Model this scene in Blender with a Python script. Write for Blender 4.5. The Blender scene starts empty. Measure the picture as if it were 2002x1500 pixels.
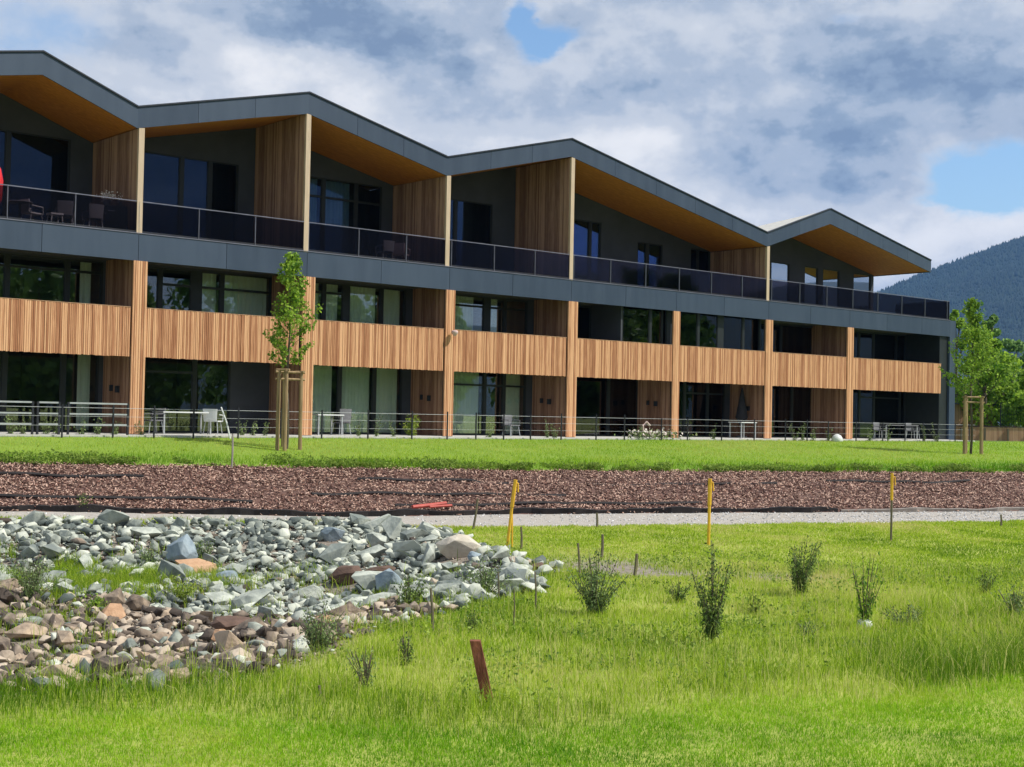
import bpy, math, random
import numpy as np
from mathutils import Vector, Matrix
random.seed(7); RNG = np.random.default_rng(7)
sc = bpy.context.scene; COL = sc.collection
PI = math.pi

# ------------------------------------------------------------------ camera
F = 2700.0                      # focal length in photograph pixels (2002 px wide)
EYE = np.array([0, 0, .87]); ROLL = .02; PITCH = 62 / F
fw = np.array([0, math.cos(PITCH), math.sin(PITCH)]); r0 = np.array([1., 0, 0]); u0 = np.cross(r0, fw)
UP = u0 * math.cos(ROLL) - r0 * math.sin(ROLL); RT = r0 * math.cos(ROLL) + u0 * math.sin(ROLL)
cd = bpy.data.cameras.new('camera'); cam = bpy.data.objects.new('camera', cd); COL.objects.link(cam)
cd.sensor_width = 36; cd.sensor_fit = 'HORIZONTAL'; cd.lens = F / 2002 * 36; cd.clip_end = 20000; cd.clip_start = .1
M = Matrix.Identity(4)
for i in range(3):
    M[i][0] = RT[i]; M[i][1] = UP[i]; M[i][2] = -fw[i]; M[i][3] = EYE[i]
cam.matrix_world = M; sc.camera = cam

# ------------------------------------------------------------------ light
SUN_AZ = math.radians(80)       # from -Y (towards the camera) round to +X
SUN_EL = math.radians(50)
sv = Vector((math.sin(SUN_AZ) * math.cos(SUN_EL), -math.cos(SUN_AZ) * math.cos(SUN_EL), math.sin(SUN_EL)))
sl = bpy.data.lights.new('sun', 'SUN'); sl.energy = 4.6; sl.angle = math.radians(.55); sl.color = (1, .95, .87)
so = bpy.data.objects.new('sun', sl); COL.objects.link(so); so.rotation_euler = (-sv).to_track_quat('-Z', 'Y').to_euler()
sc.view_settings.view_transform = 'Standard'; sc.view_settings.look = 'None'
sc.view_settings.exposure = .22; sc.view_settings.gamma = 1

world = bpy.data.worlds.new('World'); sc.world = world; world.use_nodes = True
def build_sky():
    nt = world.node_tree; nt.nodes.clear(); L = nt.links.new
    def N(t, **k):
        n = nt.nodes.new(t)
        for a, b in k.items(): setattr(n, a, b)
        return n
    def put(s, v):
        if hasattr(v, 'is_linked') or isinstance(v, bpy.types.NodeSocket): L(v, s)
        else: s.default_value = v
    def m(op, a, b=0., c=0., clamp=False):
        n = N('ShaderNodeMath', operation=op, use_clamp=clamp)
        put(n.inputs[0], a); put(n.inputs[1], b)
        if op in ('MULTIPLY_ADD',): put(n.inputs[2], c)
        return n.outputs[0]
    sky = N('ShaderNodeTexSky', sky_type='NISHITA', sun_disc=False)
    sky.sun_elevation = SUN_EL; sky.sun_rotation = math.atan2(sv.x, sv.y); sky.altitude = 500; sky.air_density = 1.3; sky.dust_density = .3; sky.ozone_density = 2.5
    tc = N('ShaderNodeTexCoord'); sep = N('ShaderNodeSeparateXYZ'); L(tc.outputs['Generated'], sep.inputs[0])
    X, Y, Z = sep.outputs
    # coarse warp of the direction so cloud edges are ragged
    def noise(scale, detail, rough, vec, w=0., lac=2.):
        n = N('ShaderNodeTexNoise', noise_dimensions='4D'); put(n.inputs['Scale'], scale); put(n.inputs['Detail'], detail)
        put(n.inputs['Roughness'], rough); put(n.inputs['W'], w); put(n.inputs['Lacunarity'], lac); L(vec, n.inputs['Vector']); return n
    mp = N('ShaderNodeMapping'); mp.inputs['Scale'].default_value = (1, 1, 1.6); L(tc.outputs['Generated'], mp.inputs['Vector'])
    V = mp.outputs[0]
    wn = noise(9, 6, .6, V, 1.3)
    ws = N('ShaderNodeVectorMath', operation='SUBTRACT'); L(wn.outputs['Color'], ws.inputs[0]); ws.inputs[1].default_value = (.5, .5, .5)
    sp2 = N('ShaderNodeSeparateXYZ'); L(ws.outputs[0], sp2.inputs[0])
    Xw = m('MULTIPLY_ADD', sp2.outputs[0], .10, X); Zw = m('MULTIPLY_ADD', sp2.outputs[2], .07, Z)
    def blob(px, py, rx, ry, ang=0.):
        cx = (px - 1001) / F; cz = (812 + .02 * (px - 1001) - py) / F; nn = math.sqrt(1 + cx * cx + cz * cz); cx /= nn; cz /= nn
        dx = m('SUBTRACT', Xw, cx); dz = m('SUBTRACT', Zw, cz); c, s = math.cos(ang), math.sin(ang)
        a = m('ADD', m('MULTIPLY', dx, c * F / rx), m('MULTIPLY', dz, s * F / rx))
        b = m('ADD', m('MULTIPLY', dx, -s * F / ry), m('MULTIPLY', dz, c * F / ry))
        r2 = m('ADD', m('MULTIPLY', a, a), m('MULTIPLY', b, b))
        return m('POWER', 2.718, m('MULTIPLY', r2, -1.))
    def total(lst):
        t = None
        for (w, *b) in lst:
            g = m('MULTIPLY', blob(*b), w); t = g if t is None else m('ADD', t, g)
        return t
    # openings of blue
    holes = total([(1.15, 1060, 72, 62, 27, .15), (1.0, 1018, 15, 24, 36, .2), (1.6, 1935, 345, 100, 55, .1), (.8, 1865, 392, 56, 22, .0), (.5, 60, 60, 170, 70, 0), (.5, 1650, 30, 60, 20, 0)])
    # bright and dark masses
    tone = total([(.50, 470, 120, 120, 60, -.7), (.50, 440, 190, 200, 45, -.15), (.45, 720, 225, 190, 60, -.25), (.42, 1010, 140, 150, 32, .35), (.38, 640, 170, 160, 40, -.3),
                  (.45, 1290, 350, 170, 38, -.5), (.35, 1230, 300, 80, 30, 0), (.50, 1740, 450, 160, 40, -.1), (.55, 1950, 410, 140, 45, .35), (.3, 1800, 490, 200, 50, 0), (.22, 1450, 60, 90, 90, .9), (.25, 980, 280, 160, 40, 0), (.3, 1110, 150, 60, 24, .6), (.2, 960, 110, 40, 30, 0),
                  (.2, 250, 180, 120, 50, 0), (-.50, 720, 62, 240, 66, -.12), (-.12, 1600, 160, 330, 100, -.1), (-.26, 1560, 240, 190, 34, -.05), (-.2, 1640, 355, 150, 26, 0), (.14, 1500, 40, 120, 40, 0), (-.18, 330, 120, 120, 60, -.2),
                  (-.20, 1200, 170, 110, 60, 0), (-.2, 1850, 150, 250, 110, 0), (-.1, 1620, 370, 130, 50, 0), (-.12, 950, 190, 90, 40, 0)])
    n1 = noise(5.5, 10, .60, V, 4.2, 2.1); n2 = noise(26, 9, .62, V, 8.1); n3 = noise(90, 6, .6, V, 2.5)
    dens = m('ADD', m('MULTIPLY_ADD', n2.outputs['Fac'], .5, -.25), 1.)
    cover = m('SUBTRACT', m('MULTIPLY_ADD', n2.outputs['Fac'], .5, m('MULTIPLY_ADD', n1.outputs['Fac'], .6, .45)), holes)
    off = N('ShaderNodeVectorMath', operation='ADD'); L(V, off.inputs[0]); off.inputs[1].default_value = (.012, .004, .022)
    ra = noise(10, 7, .52, V, 6.6); rb = noise(10, 7, .52, off.outputs[0], 6.6); relief = m('SUBTRACT', ra.outputs['Fac'], rb.outputs['Fac'])  # difference of shifted noise paints sunlit and shaded sides on the clouds
    mr = N('ShaderNodeMapRange', interpolation_type='SMOOTHSTEP'); L(cover, mr.inputs['Value']); mr.inputs['From Min'].default_value = .18; mr.inputs['From Max'].default_value = .80
    edge = N('ShaderNodeMapRange', interpolation_type='SMOOTHSTEP'); L(cover, edge.inputs['Value']); edge.inputs['From Min'].default_value = .95; edge.inputs['From Max'].default_value = .5
    t = m('ADD', tone, m('MULTIPLY_ADD', n1.outputs['Fac'], 1.45, -.11))
    t = m('ADD', m('ADD', t, .07), m('MULTIPLY', relief, 2.4)); t = m('ADD', t, m('MULTIPLY_ADD', n2.outputs['Fac'], .85, -.425)); t = m('ADD', t, m('MULTIPLY_ADD', n3.outputs['Fac'], .4, -.2)); t = m('ADD', t, m('MULTIPLY', edge.outputs[0], .22))
    cr = N('ShaderNodeValToRGB'); t = m('SUBTRACT', 1.0, m('POWER', 2.718, m('MULTIPLY', m('MULTIPLY_ADD', t, 1.0, -.03), -1.35))); L(t, cr.inputs[0]); e = cr.color_ramp.elements; cr.color_ramp.interpolation = 'EASE'
    e[0].position = .0; e[0].color = (.22, .30, .43, 1); e[1].position = .93; e[1].color = (.97, .96, .95, 1)
    for p_, c in ((.25, (.30, .385, .51, 1)), (.48, (.45, .52, .625, 1)), (.70, (.64, .68, .74, 1))):
        k = e.new(p_); k.color = c
    br = N('ShaderNodeMix', data_type='RGBA', blend_type='MULTIPLY'); br.inputs[0].default_value = 1; L(cr.outputs[0], br.inputs[6])
    K = 9.0; br.inputs[7].default_value = (K, K, K, 1)
    mx = N('ShaderNodeMix', data_type='RGBA'); L(mr.outputs[0], mx.inputs[0])
    sc2 = N('ShaderNodeMix', data_type='RGBA', blend_type='MULTIPLY'); sc2.inputs[0].default_value = 1; L(sky.outputs[0], sc2.inputs[6]); sc2.inputs[7].default_value = (1.15, 1.25, 1.35, 1)
    L(sc2.outputs[2], mx.inputs[6]); L(br.outputs[2], mx.inputs[7])
    bg = N('ShaderNodeBackground'); bg.inputs['Strength'].default_value = .1; L(mx.outputs[2], bg.inputs[0])
    out = N('ShaderNodeOutputWorld'); L(bg.outputs[0], out.inputs[0])
build_sky()

# ------------------------------------------------------------------ materials
def new_mat(name):
    m = bpy.data.materials.new(name); m.use_nodes = True; nt = m.node_tree; nt.nodes.clear()
    def N(t, **k):
        n = nt.nodes.new(t)
        for a, b in k.items(): setattr(n, a, b)
        return n
    out = N('ShaderNodeOutputMaterial'); b = N('ShaderNodeBsdfPrincipled'); nt.links.new(b.outputs[0], out.inputs[0])
    return m, nt, N, nt.links.new, b, out
def coords(N, L, scale=(1, 1, 1), kind='Object'):
    tc = N('ShaderNodeTexCoord'); mp = N('ShaderNodeMapping'); L(tc.outputs[kind], mp.inputs[0]); mp.inputs['Scale'].default_value = scale
    return mp.outputs[0]
def c4(c): return (*c, 1)
def surf(name, c1, c2=None, scale=3., rough=.8, bump=0., stretch=(1, 1, 1), metal=0., spec=.4, island=0., c3=None, detail=6, objrand=0.):
    """two or three colours mixed by noise; optional tone per separate piece; optional bump"""
    m, nt, N, L, b, out = new_mat(name); c2 = c2 or c1
    v = coords(N, L, stretch); n = N('ShaderNodeTexNoise'); L(v, n.inputs[0]); n.inputs['Scale'].default_value = scale; n.inputs['Detail'].default_value = detail; n.inputs['Roughness'].default_value = .62
    r = N('ShaderNodeValToRGB'); e = r.color_ramp.elements; e[0].position = .3; e[1].position = .7; e[0].color = c4(c1); e[1].color = c4(c2)
    if c3: k = e.new(.5); k.color = c4(c3)
    fac = n.outputs['Fac']
    if island or objrand:
        src = N('ShaderNodeNewGeometry').outputs['Random Per Island'] if island else N('ShaderNodeObjectInfo').outputs['Random']
        a = N('ShaderNodeMath', operation='SUBTRACT'); L(src, a.inputs[0]); a.inputs[1].default_value = .5
        q = N('ShaderNodeMath', operation='MULTIPLY_ADD'); L(a.outputs[0], q.inputs[0]); q.inputs[1].default_value = (island or objrand); L(fac, q.inputs[2]); fac = q.outputs[0]
    L(fac, r.inputs[0]); L(r.outputs[0], b.inputs['Base Color'])
    b.inputs['Roughness'].default_value = rough; b.inputs['Metallic'].default_value = metal; b.inputs['Specular IOR Level'].default_value = spec
    if bump:
        n2 = N('ShaderNodeTexNoise'); L(v, n2.inputs[0]); n2.inputs['Scale'].default_value = scale * 4; n2.inputs['Detail'].default_value = 6
        bm_ = N('ShaderNodeBump'); bm_.inputs['Strength'].default_value = bump; bm_.inputs['Distance'].default_value = .03; L(n2.outputs['Fac'], bm_.inputs['Height']); L(bm_.outputs[0], b.inputs['Normal'])
    return m
def leafy(name, dark, light, dry=None, transl=.35, noise_scale=.6, rough=.6):
    """foliage: colour from each leaf's own tone attribute, some light passing through"""
    m, nt, N, L, b, out = new_mat(name)
    at_ = N('ShaderNodeAttribute', attribute_name='tone'); v = coords(N, L); n = N('ShaderNodeTexNoise'); L(v, n.inputs[0]); n.inputs['Scale'].default_value = noise_scale; n.inputs['Detail'].default_value = 4
    a = N('ShaderNodeMath', operation='MULTIPLY_ADD'); L(n.outputs['Fac'], a.inputs[0]); a.inputs[1].default_value = .8; a.inputs[2].default_value = -.4
    s = N('ShaderNodeMath', operation='ADD'); L(a.outputs[0], s.inputs[0]); L(at_.outputs['Fac'], s.inputs[1])
    r = N('ShaderNodeValToRGB'); L(s.outputs[0], r.inputs[0]); e = r.color_ramp.elements; e[0].position = .1; e[0].color = c4(dark); e[1].position = .7 if dry else .9; e[1].color = c4(light)
    if dry: k = e.new(1.); k.color = c4(dry)
    L(r.outputs[0], b.inputs['Base Color']); b.inputs['Roughness'].default_value = rough; b.inputs['Specular IOR Level'].default_value = .25
    t = N('ShaderNodeBsdfTranslucent'); L(r.outputs[0], t.inputs[0]); mx = N('ShaderNodeMixShader'); mx.inputs[0].default_value = transl
    L(b.outputs[0], mx.inputs[1]); L(t.outputs[0], mx.inputs[2]); L(mx.outputs[0], out.inputs[0]); return m
def glass(name, tint, refl=1.5, base=.05, rough=.01, gloss=(.9, .95, 1)):
    m, nt, N, L, b, out = new_mat(name); nt.nodes.remove(b)
    t = N('ShaderNodeBsdfTransparent'); t.inputs[0].default_value = c4(tint); g = N('ShaderNodeBsdfGlossy'); g.inputs['Roughness'].default_value = rough; g.inputs[0].default_value = c4(gloss)
    fr = N('ShaderNodeFresnel'); fr.inputs[0].default_value = 1.5; a = N('ShaderNodeMath', operation='MULTIPLY_ADD', use_clamp=True); L(fr.outputs[0], a.inputs[0]); a.inputs[1].default_value = refl; a.inputs[2].default_value = base
    mx = N('ShaderNodeMixShader'); L(a.outputs[0], mx.inputs[0]); L(t.outputs[0], mx.inputs[1]); L(g.outputs[0], mx.inputs[2]); L(mx.outputs[0], out.inputs[0]); return m

MT = {}
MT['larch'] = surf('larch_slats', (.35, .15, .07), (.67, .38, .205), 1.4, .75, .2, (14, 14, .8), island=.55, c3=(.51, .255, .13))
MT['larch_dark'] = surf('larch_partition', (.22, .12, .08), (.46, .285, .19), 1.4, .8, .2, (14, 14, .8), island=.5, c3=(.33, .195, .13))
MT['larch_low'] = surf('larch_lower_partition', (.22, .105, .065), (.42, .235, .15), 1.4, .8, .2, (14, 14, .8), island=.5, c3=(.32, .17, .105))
MT['pale_post'] = surf('pale_larch_edge', (.42, .32, .22), (.57, .455, .33), 2, .75, .1, (10, 10, .6))
MT['backing'] = surf('dark_backing', (.03, .022, .018), (.05, .035, .03), 2)
MT['fascia'] = surf('grey_metal_fascia', (.028, .047, .080), (.046, .069, .108), 1.4, .5, 0, (1.3, 1, .22), metal=0., spec=.4, island=.35)
MT['cap'] = surf('dark_roof_edge', (.02, .025, .035), (.03, .035, .05), 2, .5)
MT['soffit'] = surf('oiled_timber_soffit', (.40, .13, .022), (.60, .235, .045), 1.0, .6, .15, (.6, 14, 14), c3=(.48, .172, .028), detail=3)
MT['cladding'] = surf('charcoal_cladding', (.040, .044, .056), (.062, .066, .08), .8, .7, .05)
MT['concrete'] = surf('pale_concrete', (.42, .41, .38), (.56, .55, .51), 4, .9, .2)
MT['slab'] = surf('slab_underside', (.12, .11, .10), (.16, .15, .14), 2, .9)
MT['frame'] = surf('window_frame_black', (.012, .016, .018), (.02, .024, .026), 3, .45)
MT['pane'] = glass('window_glass', (.90, .93, .90), 1.35, .02)
MT['pane_dark'] = glass('upper_window_glass', (.5, .58, .66), .8, .0, .01, (.45, .62, 1))
MT['pane_sky'] = glass('mirrored_glass', (.4, .45, .5), 2.2, .38)
MT['balus'] = glass('smoked_balustrade_glass', (.38, .35, .38), .22, 0., .04, (.8, .8, .88))
MT['rail'] = surf('brushed_rail', (.16, .16, .20), (.27, .27, .32), 3, .35, metal=.5)
MT['curtain'] = surf('curtain_cloth', (.72, .80, .70), (.86, .90, .82), 3, .9, 0, (10, 10, .3))
MT['room'] = surf('room_wall', (.14, .14, .13), (.19, .18, .16), 2, .9)
MT['steel'] = surf('dark_steel', (.02, .022, .03), (.035, .037, .045), 5, .5, metal=.3)
MT['post_grey'] = surf('grey_post_paint', (.10, .11, .14), (.15, .16, .2), 5, .5)
MT['lightsteel'] = surf('galvanised_steel', (.40, .42, .44), (.52, .54, .56), 5, .45, metal=.5)
MT['whiteplastic'] = surf('white_plastic', (.62, .64, .64), (.72, .73, .72), 3, .4)
MT['greyweave'] = surf('grey_weave', (.12, .12, .135), (.20, .2, .21), 30, .8)
MT['darkcloth'] = surf('dark_cloth', (.012, .012, .016), (.03, .028, .035), 4, .9)
MT['redcloth'] = surf('red_cloth', (.50, .012, .02), (.66, .03, .04), 3, .8)
MT['pink'] = surf('dusty_pink', (.5, .36, .34), (.62, .48, .45), 6, .8)
MT['rust'] = surf('rusty_steel', (.09, .024, .012), (.30, .11, .055), 7, .85, .5, (1, 1, .35), c3=(.17, .055, .028))
MT['yellow'] = surf('yellow_paint', (.55, .30, .02), (.84, .52, .04), 5, .7)
MT['stake'] = surf('weathered_stake', (.10, .085, .055), (.2, .17, .11), 6, .85, .2, (1, 1, .2))
MT['stakewood'] = surf('round_pine_stake', (.18, .12, .055), (.40, .29, .155), 4, .8, .2, (2, 2, .25))
MT['bark'] = surf('young_bark', (.07, .055, .04), (.14, .12, .085), 8, .9, .3)
MT['redbar'] = surf('red_hose', (.36, .055, .04), (.48, .09, .065), 5, .5)
MT['fabric'] = surf('black_edging', (.014, .012, .013), (.03, .026, .026), 6, .85, .3)
MT['kerb'] = surf('pale_edging', (.26, .23, .20), (.36, .33, .30), 4, .9)
MT['paleclay'] = surf('fence_boards', (.34, .19, .11), (.5, .31, .19), 1.5, .85, .1, (8, 8, .6), island=.4)
MT['rock_pale'] = surf('pale_green_rock', (.16, .185, .17), (.50, .525, .45), 2.2, .88, .6, c3=(.31, .335, .29), objrand=.35)
MT['rock_brown'] = surf('brown_rock', (.09, .07, .055), (.48, .37, .26), 2.0, .88, .5, c3=(.26, .20, .145), objrand=.55)
MT['rub_pale'] = surf('pale_rubble', (.10, .12, .11), (.54, .56, .47), 2.2, .9, .5, c3=(.29, .315, .265), island=.55)
MT['rub_brown'] = surf('brown_rubble', (.06, .047, .038), (.46, .38, .29), 2.2, .9, .4, c3=(.21, .165, .125), island=.7)
MT['rock_blue'] = surf('blue_grey_rock', (.16, .21, .25), (.34, .40, .43), 2.5, .85, .4, c3=(.25, .31, .345))
MT['rock_sand'] = surf('sandstone_rock', (.42, .37, .30), (.60, .55, .46), 3, .9, .4)
MT['rock_orange'] = surf('orange_rock', (.40, .23, .13), (.56, .36, .22), 3, .88, .4)
MT['rock_dark'] = surf('dark_brown_rock', (.075, .045, .033), (.16, .10, .075), 3, .9, .4)
MT['soil'] = surf('meadow_soil', (.10, .13, .025), (.17, .19, .045), 1.2, .95, .3, c3=(.13, .165, .03))
def ground_mat():
    m, nt, N, L, b, out = new_mat('meadow_ground'); v = coords(N, L); ns = N('ShaderNodeTexNoise'); L(v, ns.inputs[0]); ns.inputs['Scale'].default_value = 1.4; ns.inputs['Detail'].default_value = 8
    def ramp(cs, src):
        r = N('ShaderNodeValToRGB'); e = r.color_ramp.elements; e[0].position = .3; e[0].color = c4(cs[0]); e[1].position = .7; e[1].color = c4(cs[1]); L(src, r.inputs[0]); return r.outputs[0]
    n2 = N('ShaderNodeTexNoise'); L(v, n2.inputs[0]); n2.inputs['Scale'].default_value = 9; n2.inputs['Detail'].default_value = 8; n2.inputs['Roughness'].default_value = .7
    g = ramp([(.22, .27, .04), (.36, .40, .08)], ns.outputs['Fac']); d = ramp([(.12, .095, .075), (.33, .29, .24)], n2.outputs['Fac'])
    a = N('ShaderNodeAttribute', attribute_name='tone'); mx = N('ShaderNodeMix', data_type='RGBA'); L(a.outputs['Fac'], mx.inputs[0]); L(g, mx.inputs[6]); L(d, mx.inputs[7]); L(mx.outputs[2], b.inputs['Base Color']); b.inputs['Roughness'].default_value = .95
    bp = N('ShaderNodeBump'); bp.inputs['Strength'].default_value = .5; bp.inputs['Distance'].default_value = .04; L(n2.outputs['Fac'], bp.inputs['Height']); L(bp.outputs[0], b.inputs['Normal']); return m
MT['soil'] = ground_mat()
MT['turf'] = surf('lawn_soil', (.14, .24, .02), (.20, .30, .035), .8, .95, .2)
MT['farturf'] = surf('field_grass', (.07, .12, .02), (.11, .17, .03), .05, .95)
MT['mulch'] = surf('mulch_base', (.07, .035, .027), (.16, .09, .07), 6, .95, .6)
MT['chips'] = surf('bark_chips', (.07, .032, .024), (.60, .41, .32), 4, .9, .2, island=.9, c3=(.29, .145, .11))
MT['gravel'] = surf('path_gravel', (.30, .27, .235), (.48, .45, .41), 9, .95, .6, c3=(.38, .35, .31))
MT['gravelst'] = surf('path_pebbles', (.28, .28, .27), (.66, .66, .66), 5, .9, island=1.)
MT['hill'] = surf('hill_forest_floor', (.008, .02, .02), (.02, .04, .03), .01, .95)
MT['conifer'] = surf('conifer_forest', (.006, .018, .018), (.018, .038, .028), .004, .95, island=.5)
MT['grass'] = leafy('meadow_grass', (.11, .23, .010), (.43, .58, .035), (.62, .58, .22), .5, .22)
MT['lawngrass'] = leafy('short_lawn_grass', (.07, .23, .005), (.29, .53, .010), (.44, .54, .06), .5, .3)
MT['terracegrass'] = leafy('terrace_lawn_grass', (.10, .27, .006), (.38, .57, .025), (.56, .60, .14), .5, .25)
MT['leaf'] = leafy('young_tree_leaves', (.08, .20, .02), (.42, .60, .07), None, .45, 1.2)
MT['leaf_dark'] = leafy('shrub_leaves', (.035, .075, .02), (.27, .38, .09), None, .3, 2.)
MT['leaf_grey'] = leafy('grey_shrub_leaves', (.08, .13, .045), (.30, .40, .15), None, .3, 2.)
MT['leaf_herb'] = leafy('herb_leaves', (.08, .16, .02), (.34, .46, .08), None, .4, 2.)
MT['leaf_far'] = leafy('far_tree_leaves', (.06, .15, .04), (.27, .43, .10), None, .3, .25)
MT['leaf_lime'] = leafy('lime_leaves', (.14, .24, .03), (.42, .50, .08), None, .4, 3.)
MT['petal'] = surf('pale_petals', (.62, .55, .50), (.80, .72, .66), 9, .8)

# ------------------------------------------------------------------ object helpers
def tag(o, label=None, cat=None, group=None, kind=None):
    if label: o['label'] = label
    if cat: o['category'] = cat
    if group: o['group'] = group
    if kind: o['kind'] = kind
    return o
def thing(name, label, cat, loc=(0, 0, 0), rz=0., group=None):
    o = bpy.data.objects.new(name, None); COL.objects.link(o); o.location = loc; o.rotation_euler = (0, 0, rz); o.empty_display_size = .2
    return tag(o, label, cat, group)
def link_mesh(name, me, parent=None, mat=None, smooth=False):
    if mat is not None: me.materials.append(mat)
    if smooth: me.polygons.foreach_set('use_smooth', [True] * len(me.polygons))
    o = bpy.data.objects.new(name, me); COL.objects.link(o)
    if parent: o.parent = parent
    return o
def copy_tree(o, loc=None, rz=None, label=None, parent=None, scale=None):
    c = o.copy(); COL.objects.link(c)
    if parent: c.parent = parent
    if loc is not None: c.location = loc
    if rz is not None: c.rotation_euler = (0, 0, rz)
    if scale is not None: c.scale = (scale,) * 3
    if label: c['label'] = label
    for ch in list(o.children): copy_tree(ch, parent=c)
    return c
class MB:
    def __init__(s): s.v = []; s.f = []
    def add(s, vs, fs):
        k = len(s.v); s.v += [tuple(p) for p in vs]; s.f += [tuple(i + k for i in f) for f in fs]; return s
    def box(s, x0, x1, y0, y1, z0, z1):
        return s.add([(x0, y0, z0), (x1, y0, z0), (x1, y1, z0), (x0, y1, z0), (x0, y0, z1), (x1, y0, z1), (x1, y1, z1), (x0, y1, z1)],
                     [(0, 3, 2, 1), (4, 5, 6, 7), (0, 1, 5, 4), (1, 2, 6, 5), (2, 3, 7, 6), (3, 0, 4, 7)])
    def quadbar(s, pts_low, pts_high, y0, y1):
        """prism between a lower and an upper (x, z) polyline, running from y0 to y1"""
        for (a, b), (c, d) in zip(zip(pts_low[:-1], pts_low[1:]), zip(pts_high[:-1], pts_high[1:])):
            s.add([(a[0], y0, a[1]), (b[0], y0, b[1]), (b[0], y1, b[1]), (a[0], y1, a[1]), (c[0], y0, c[1]), (d[0], y0, d[1]), (d[0], y1, d[1]), (c[0], y1, c[1])],
                  [(0, 3, 2, 1), (4, 5, 6, 7), (0, 1, 5, 4), (1, 2, 6, 5), (2, 3, 7, 6), (3, 0, 4, 7)])
        return s
    def tube(s, path, rad, n=6, cap=True):
        path = [Vector(p) for p in path]; rad = rad if hasattr(rad, '__len__') else [rad] * len(path); rings = []
        k0 = len(s.v)
        for i, p in enumerate(path):
            d = (path[min(i + 1, len(path) - 1)] - path[max(i - 1, 0)]).normalized()
            a = d.cross(Vector((0, 0, 1)) if abs(d.z) < .9 else Vector((1, 0, 0))).normalized(); b = d.cross(a)
            for j in range(n):
                t = 2 * PI * j / n; s.v.append(tuple(p + (a * math.cos(t) + b * math.sin(t)) * rad[i]))
        for i in range(len(path) - 1):
            for j in range(n):
                a = k0 + i * n + j; b = k0 + i * n + (j + 1) % n; s.f.append((a, a + n, b + n, b))
        if cap:
            s.f.append(tuple(k0 + j for j in range(n))); s.f.append(tuple(k0 + (len(path) - 1) * n + j for j in reversed(range(n))))
        return s
    def lathe(s, prof, c=(0, 0, 0), n=14):
        k0 = len(s.v)
        for r, z in prof:
            for j in range(n):
                t = 2 * PI * j / n; s.v.append((c[0] + r * math.cos(t), c[1] + r * math.sin(t), c[2] + z))
        for i in range(len(prof) - 1):
            for j in range(n):
                a = k0 + i * n + j; b = k0 + i * n + (j + 1) % n; s.f.append((a, b, b + n, a + n))
        s.f.append(tuple(k0 + j for j in reversed(range(n)))); s.f.append(tuple(k0 + (len(prof) - 1) * n + j for j in range(n)))
        return s
    def build(s, name, mat, parent=None, smooth=False):
        me = bpy.data.meshes.new(name); me.from_pydata(s.v, [], s.f); me.update()
        return link_mesh(name, me, parent, mat, smooth)
def np_mesh(name, V, faces, mat, parent=None, tone=None, smooth=False):
    """faces: (n,k) int array; fast mesh"""
    me = bpy.data.meshes.new(name); n, k = faces.shape
    me.vertices.add(len(V)); me.vertices.foreach_set('co', np.ascontiguousarray(V, dtype=np.float32).ravel())
    me.loops.add(n * k); me.loops.foreach_set('vertex_index', np.ascontiguousarray(faces, dtype=np.int32).ravel())
    me.polygons.add(n); me.polygons.foreach_set('loop_start', np.arange(0, n * k, k, dtype=np.int32))
    if smooth: me.polygons.foreach_set('use_smooth', np.ones(n, dtype=bool))
    me.update(calc_edges=True)
    if tone is not None:
        a = me.attributes.new('tone', 'FLOAT', 'POINT'); a.data.foreach_set('value', np.ascontiguousarray(tone, dtype=np.float32))
    return link_mesh(name, me, parent, mat)
def leaf_mesh(name, C, size, mat, parent=None, tone=None, up=.3, aspect=.55):
    """rhombic folded leaves at the points C"""
    C = np.asarray(C, float); n = len(C); size = np.broadcast_to(size, n)
    d = RNG.normal(size=(n, 3)); d[:, 2] += up; d /= np.linalg.norm(d, axis=1)[:, None]
    q = RNG.normal(size=(n, 3)); s = np.cross(d, q); s /= np.linalg.norm(s, axis=1)[:, None]; nn = np.cross(d, s)
    S = size[:, None]; V = np.stack([C - d * S * .5, C + s * S * aspect * .5 + nn * S * .08, C + d * S * .5, C - s * S * aspect * .5 + nn * S * .08], 1).reshape(-1, 3)
    k = np.arange(n)[:, None] * 4; Fc = np.concatenate([k + [0, 1, 2], k + [0, 2, 3]], 0)
    t = RNG.uniform(0, 1, n) if tone is None else np.asarray(tone)
    return np_mesh(name, V, Fc, mat, parent, np.repeat(t, 4))
def blades(name, P, h, w, mat, tone, lean=.35, parent=None, bend=True):
    n = len(P); az = RNG.uniform(0, 2 * PI, n); a2 = RNG.uniform(0, 2 * PI, n)
    sx = np.stack([np.cos(az), np.sin(az), np.zeros(n)], 1) * (w / 2)[:, None]
    ld = np.stack([np.cos(a2), np.sin(a2), np.zeros(n)], 1) * (h * lean * np.abs(RNG.normal(0, 1, n)))[:, None]
    up = np.zeros((n, 3)); up[:, 2] = h
    if bend:
        V = np.stack([P - sx, P + sx, P + sx * .8 + up * .55 + ld * .25, P - sx * .8 + up * .55 + ld * .25, P + up * .97 + ld], 1).reshape(-1, 3)
        k = np.arange(n)[:, None] * 5; Fc = np.concatenate([k + [0, 1, 2], k + [0, 2, 3], k + [3, 2, 4]], 0); m_ = 5
    else:
        V = np.stack([P - sx, P + sx, P + up + ld], 1).reshape(-1, 3); k = np.arange(n)[:, None] * 3; Fc = k + [0, 1, 2]; m_ = 3
    return np_mesh(name, V, Fc, mat, parent, np.repeat(tone, m_))

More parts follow.
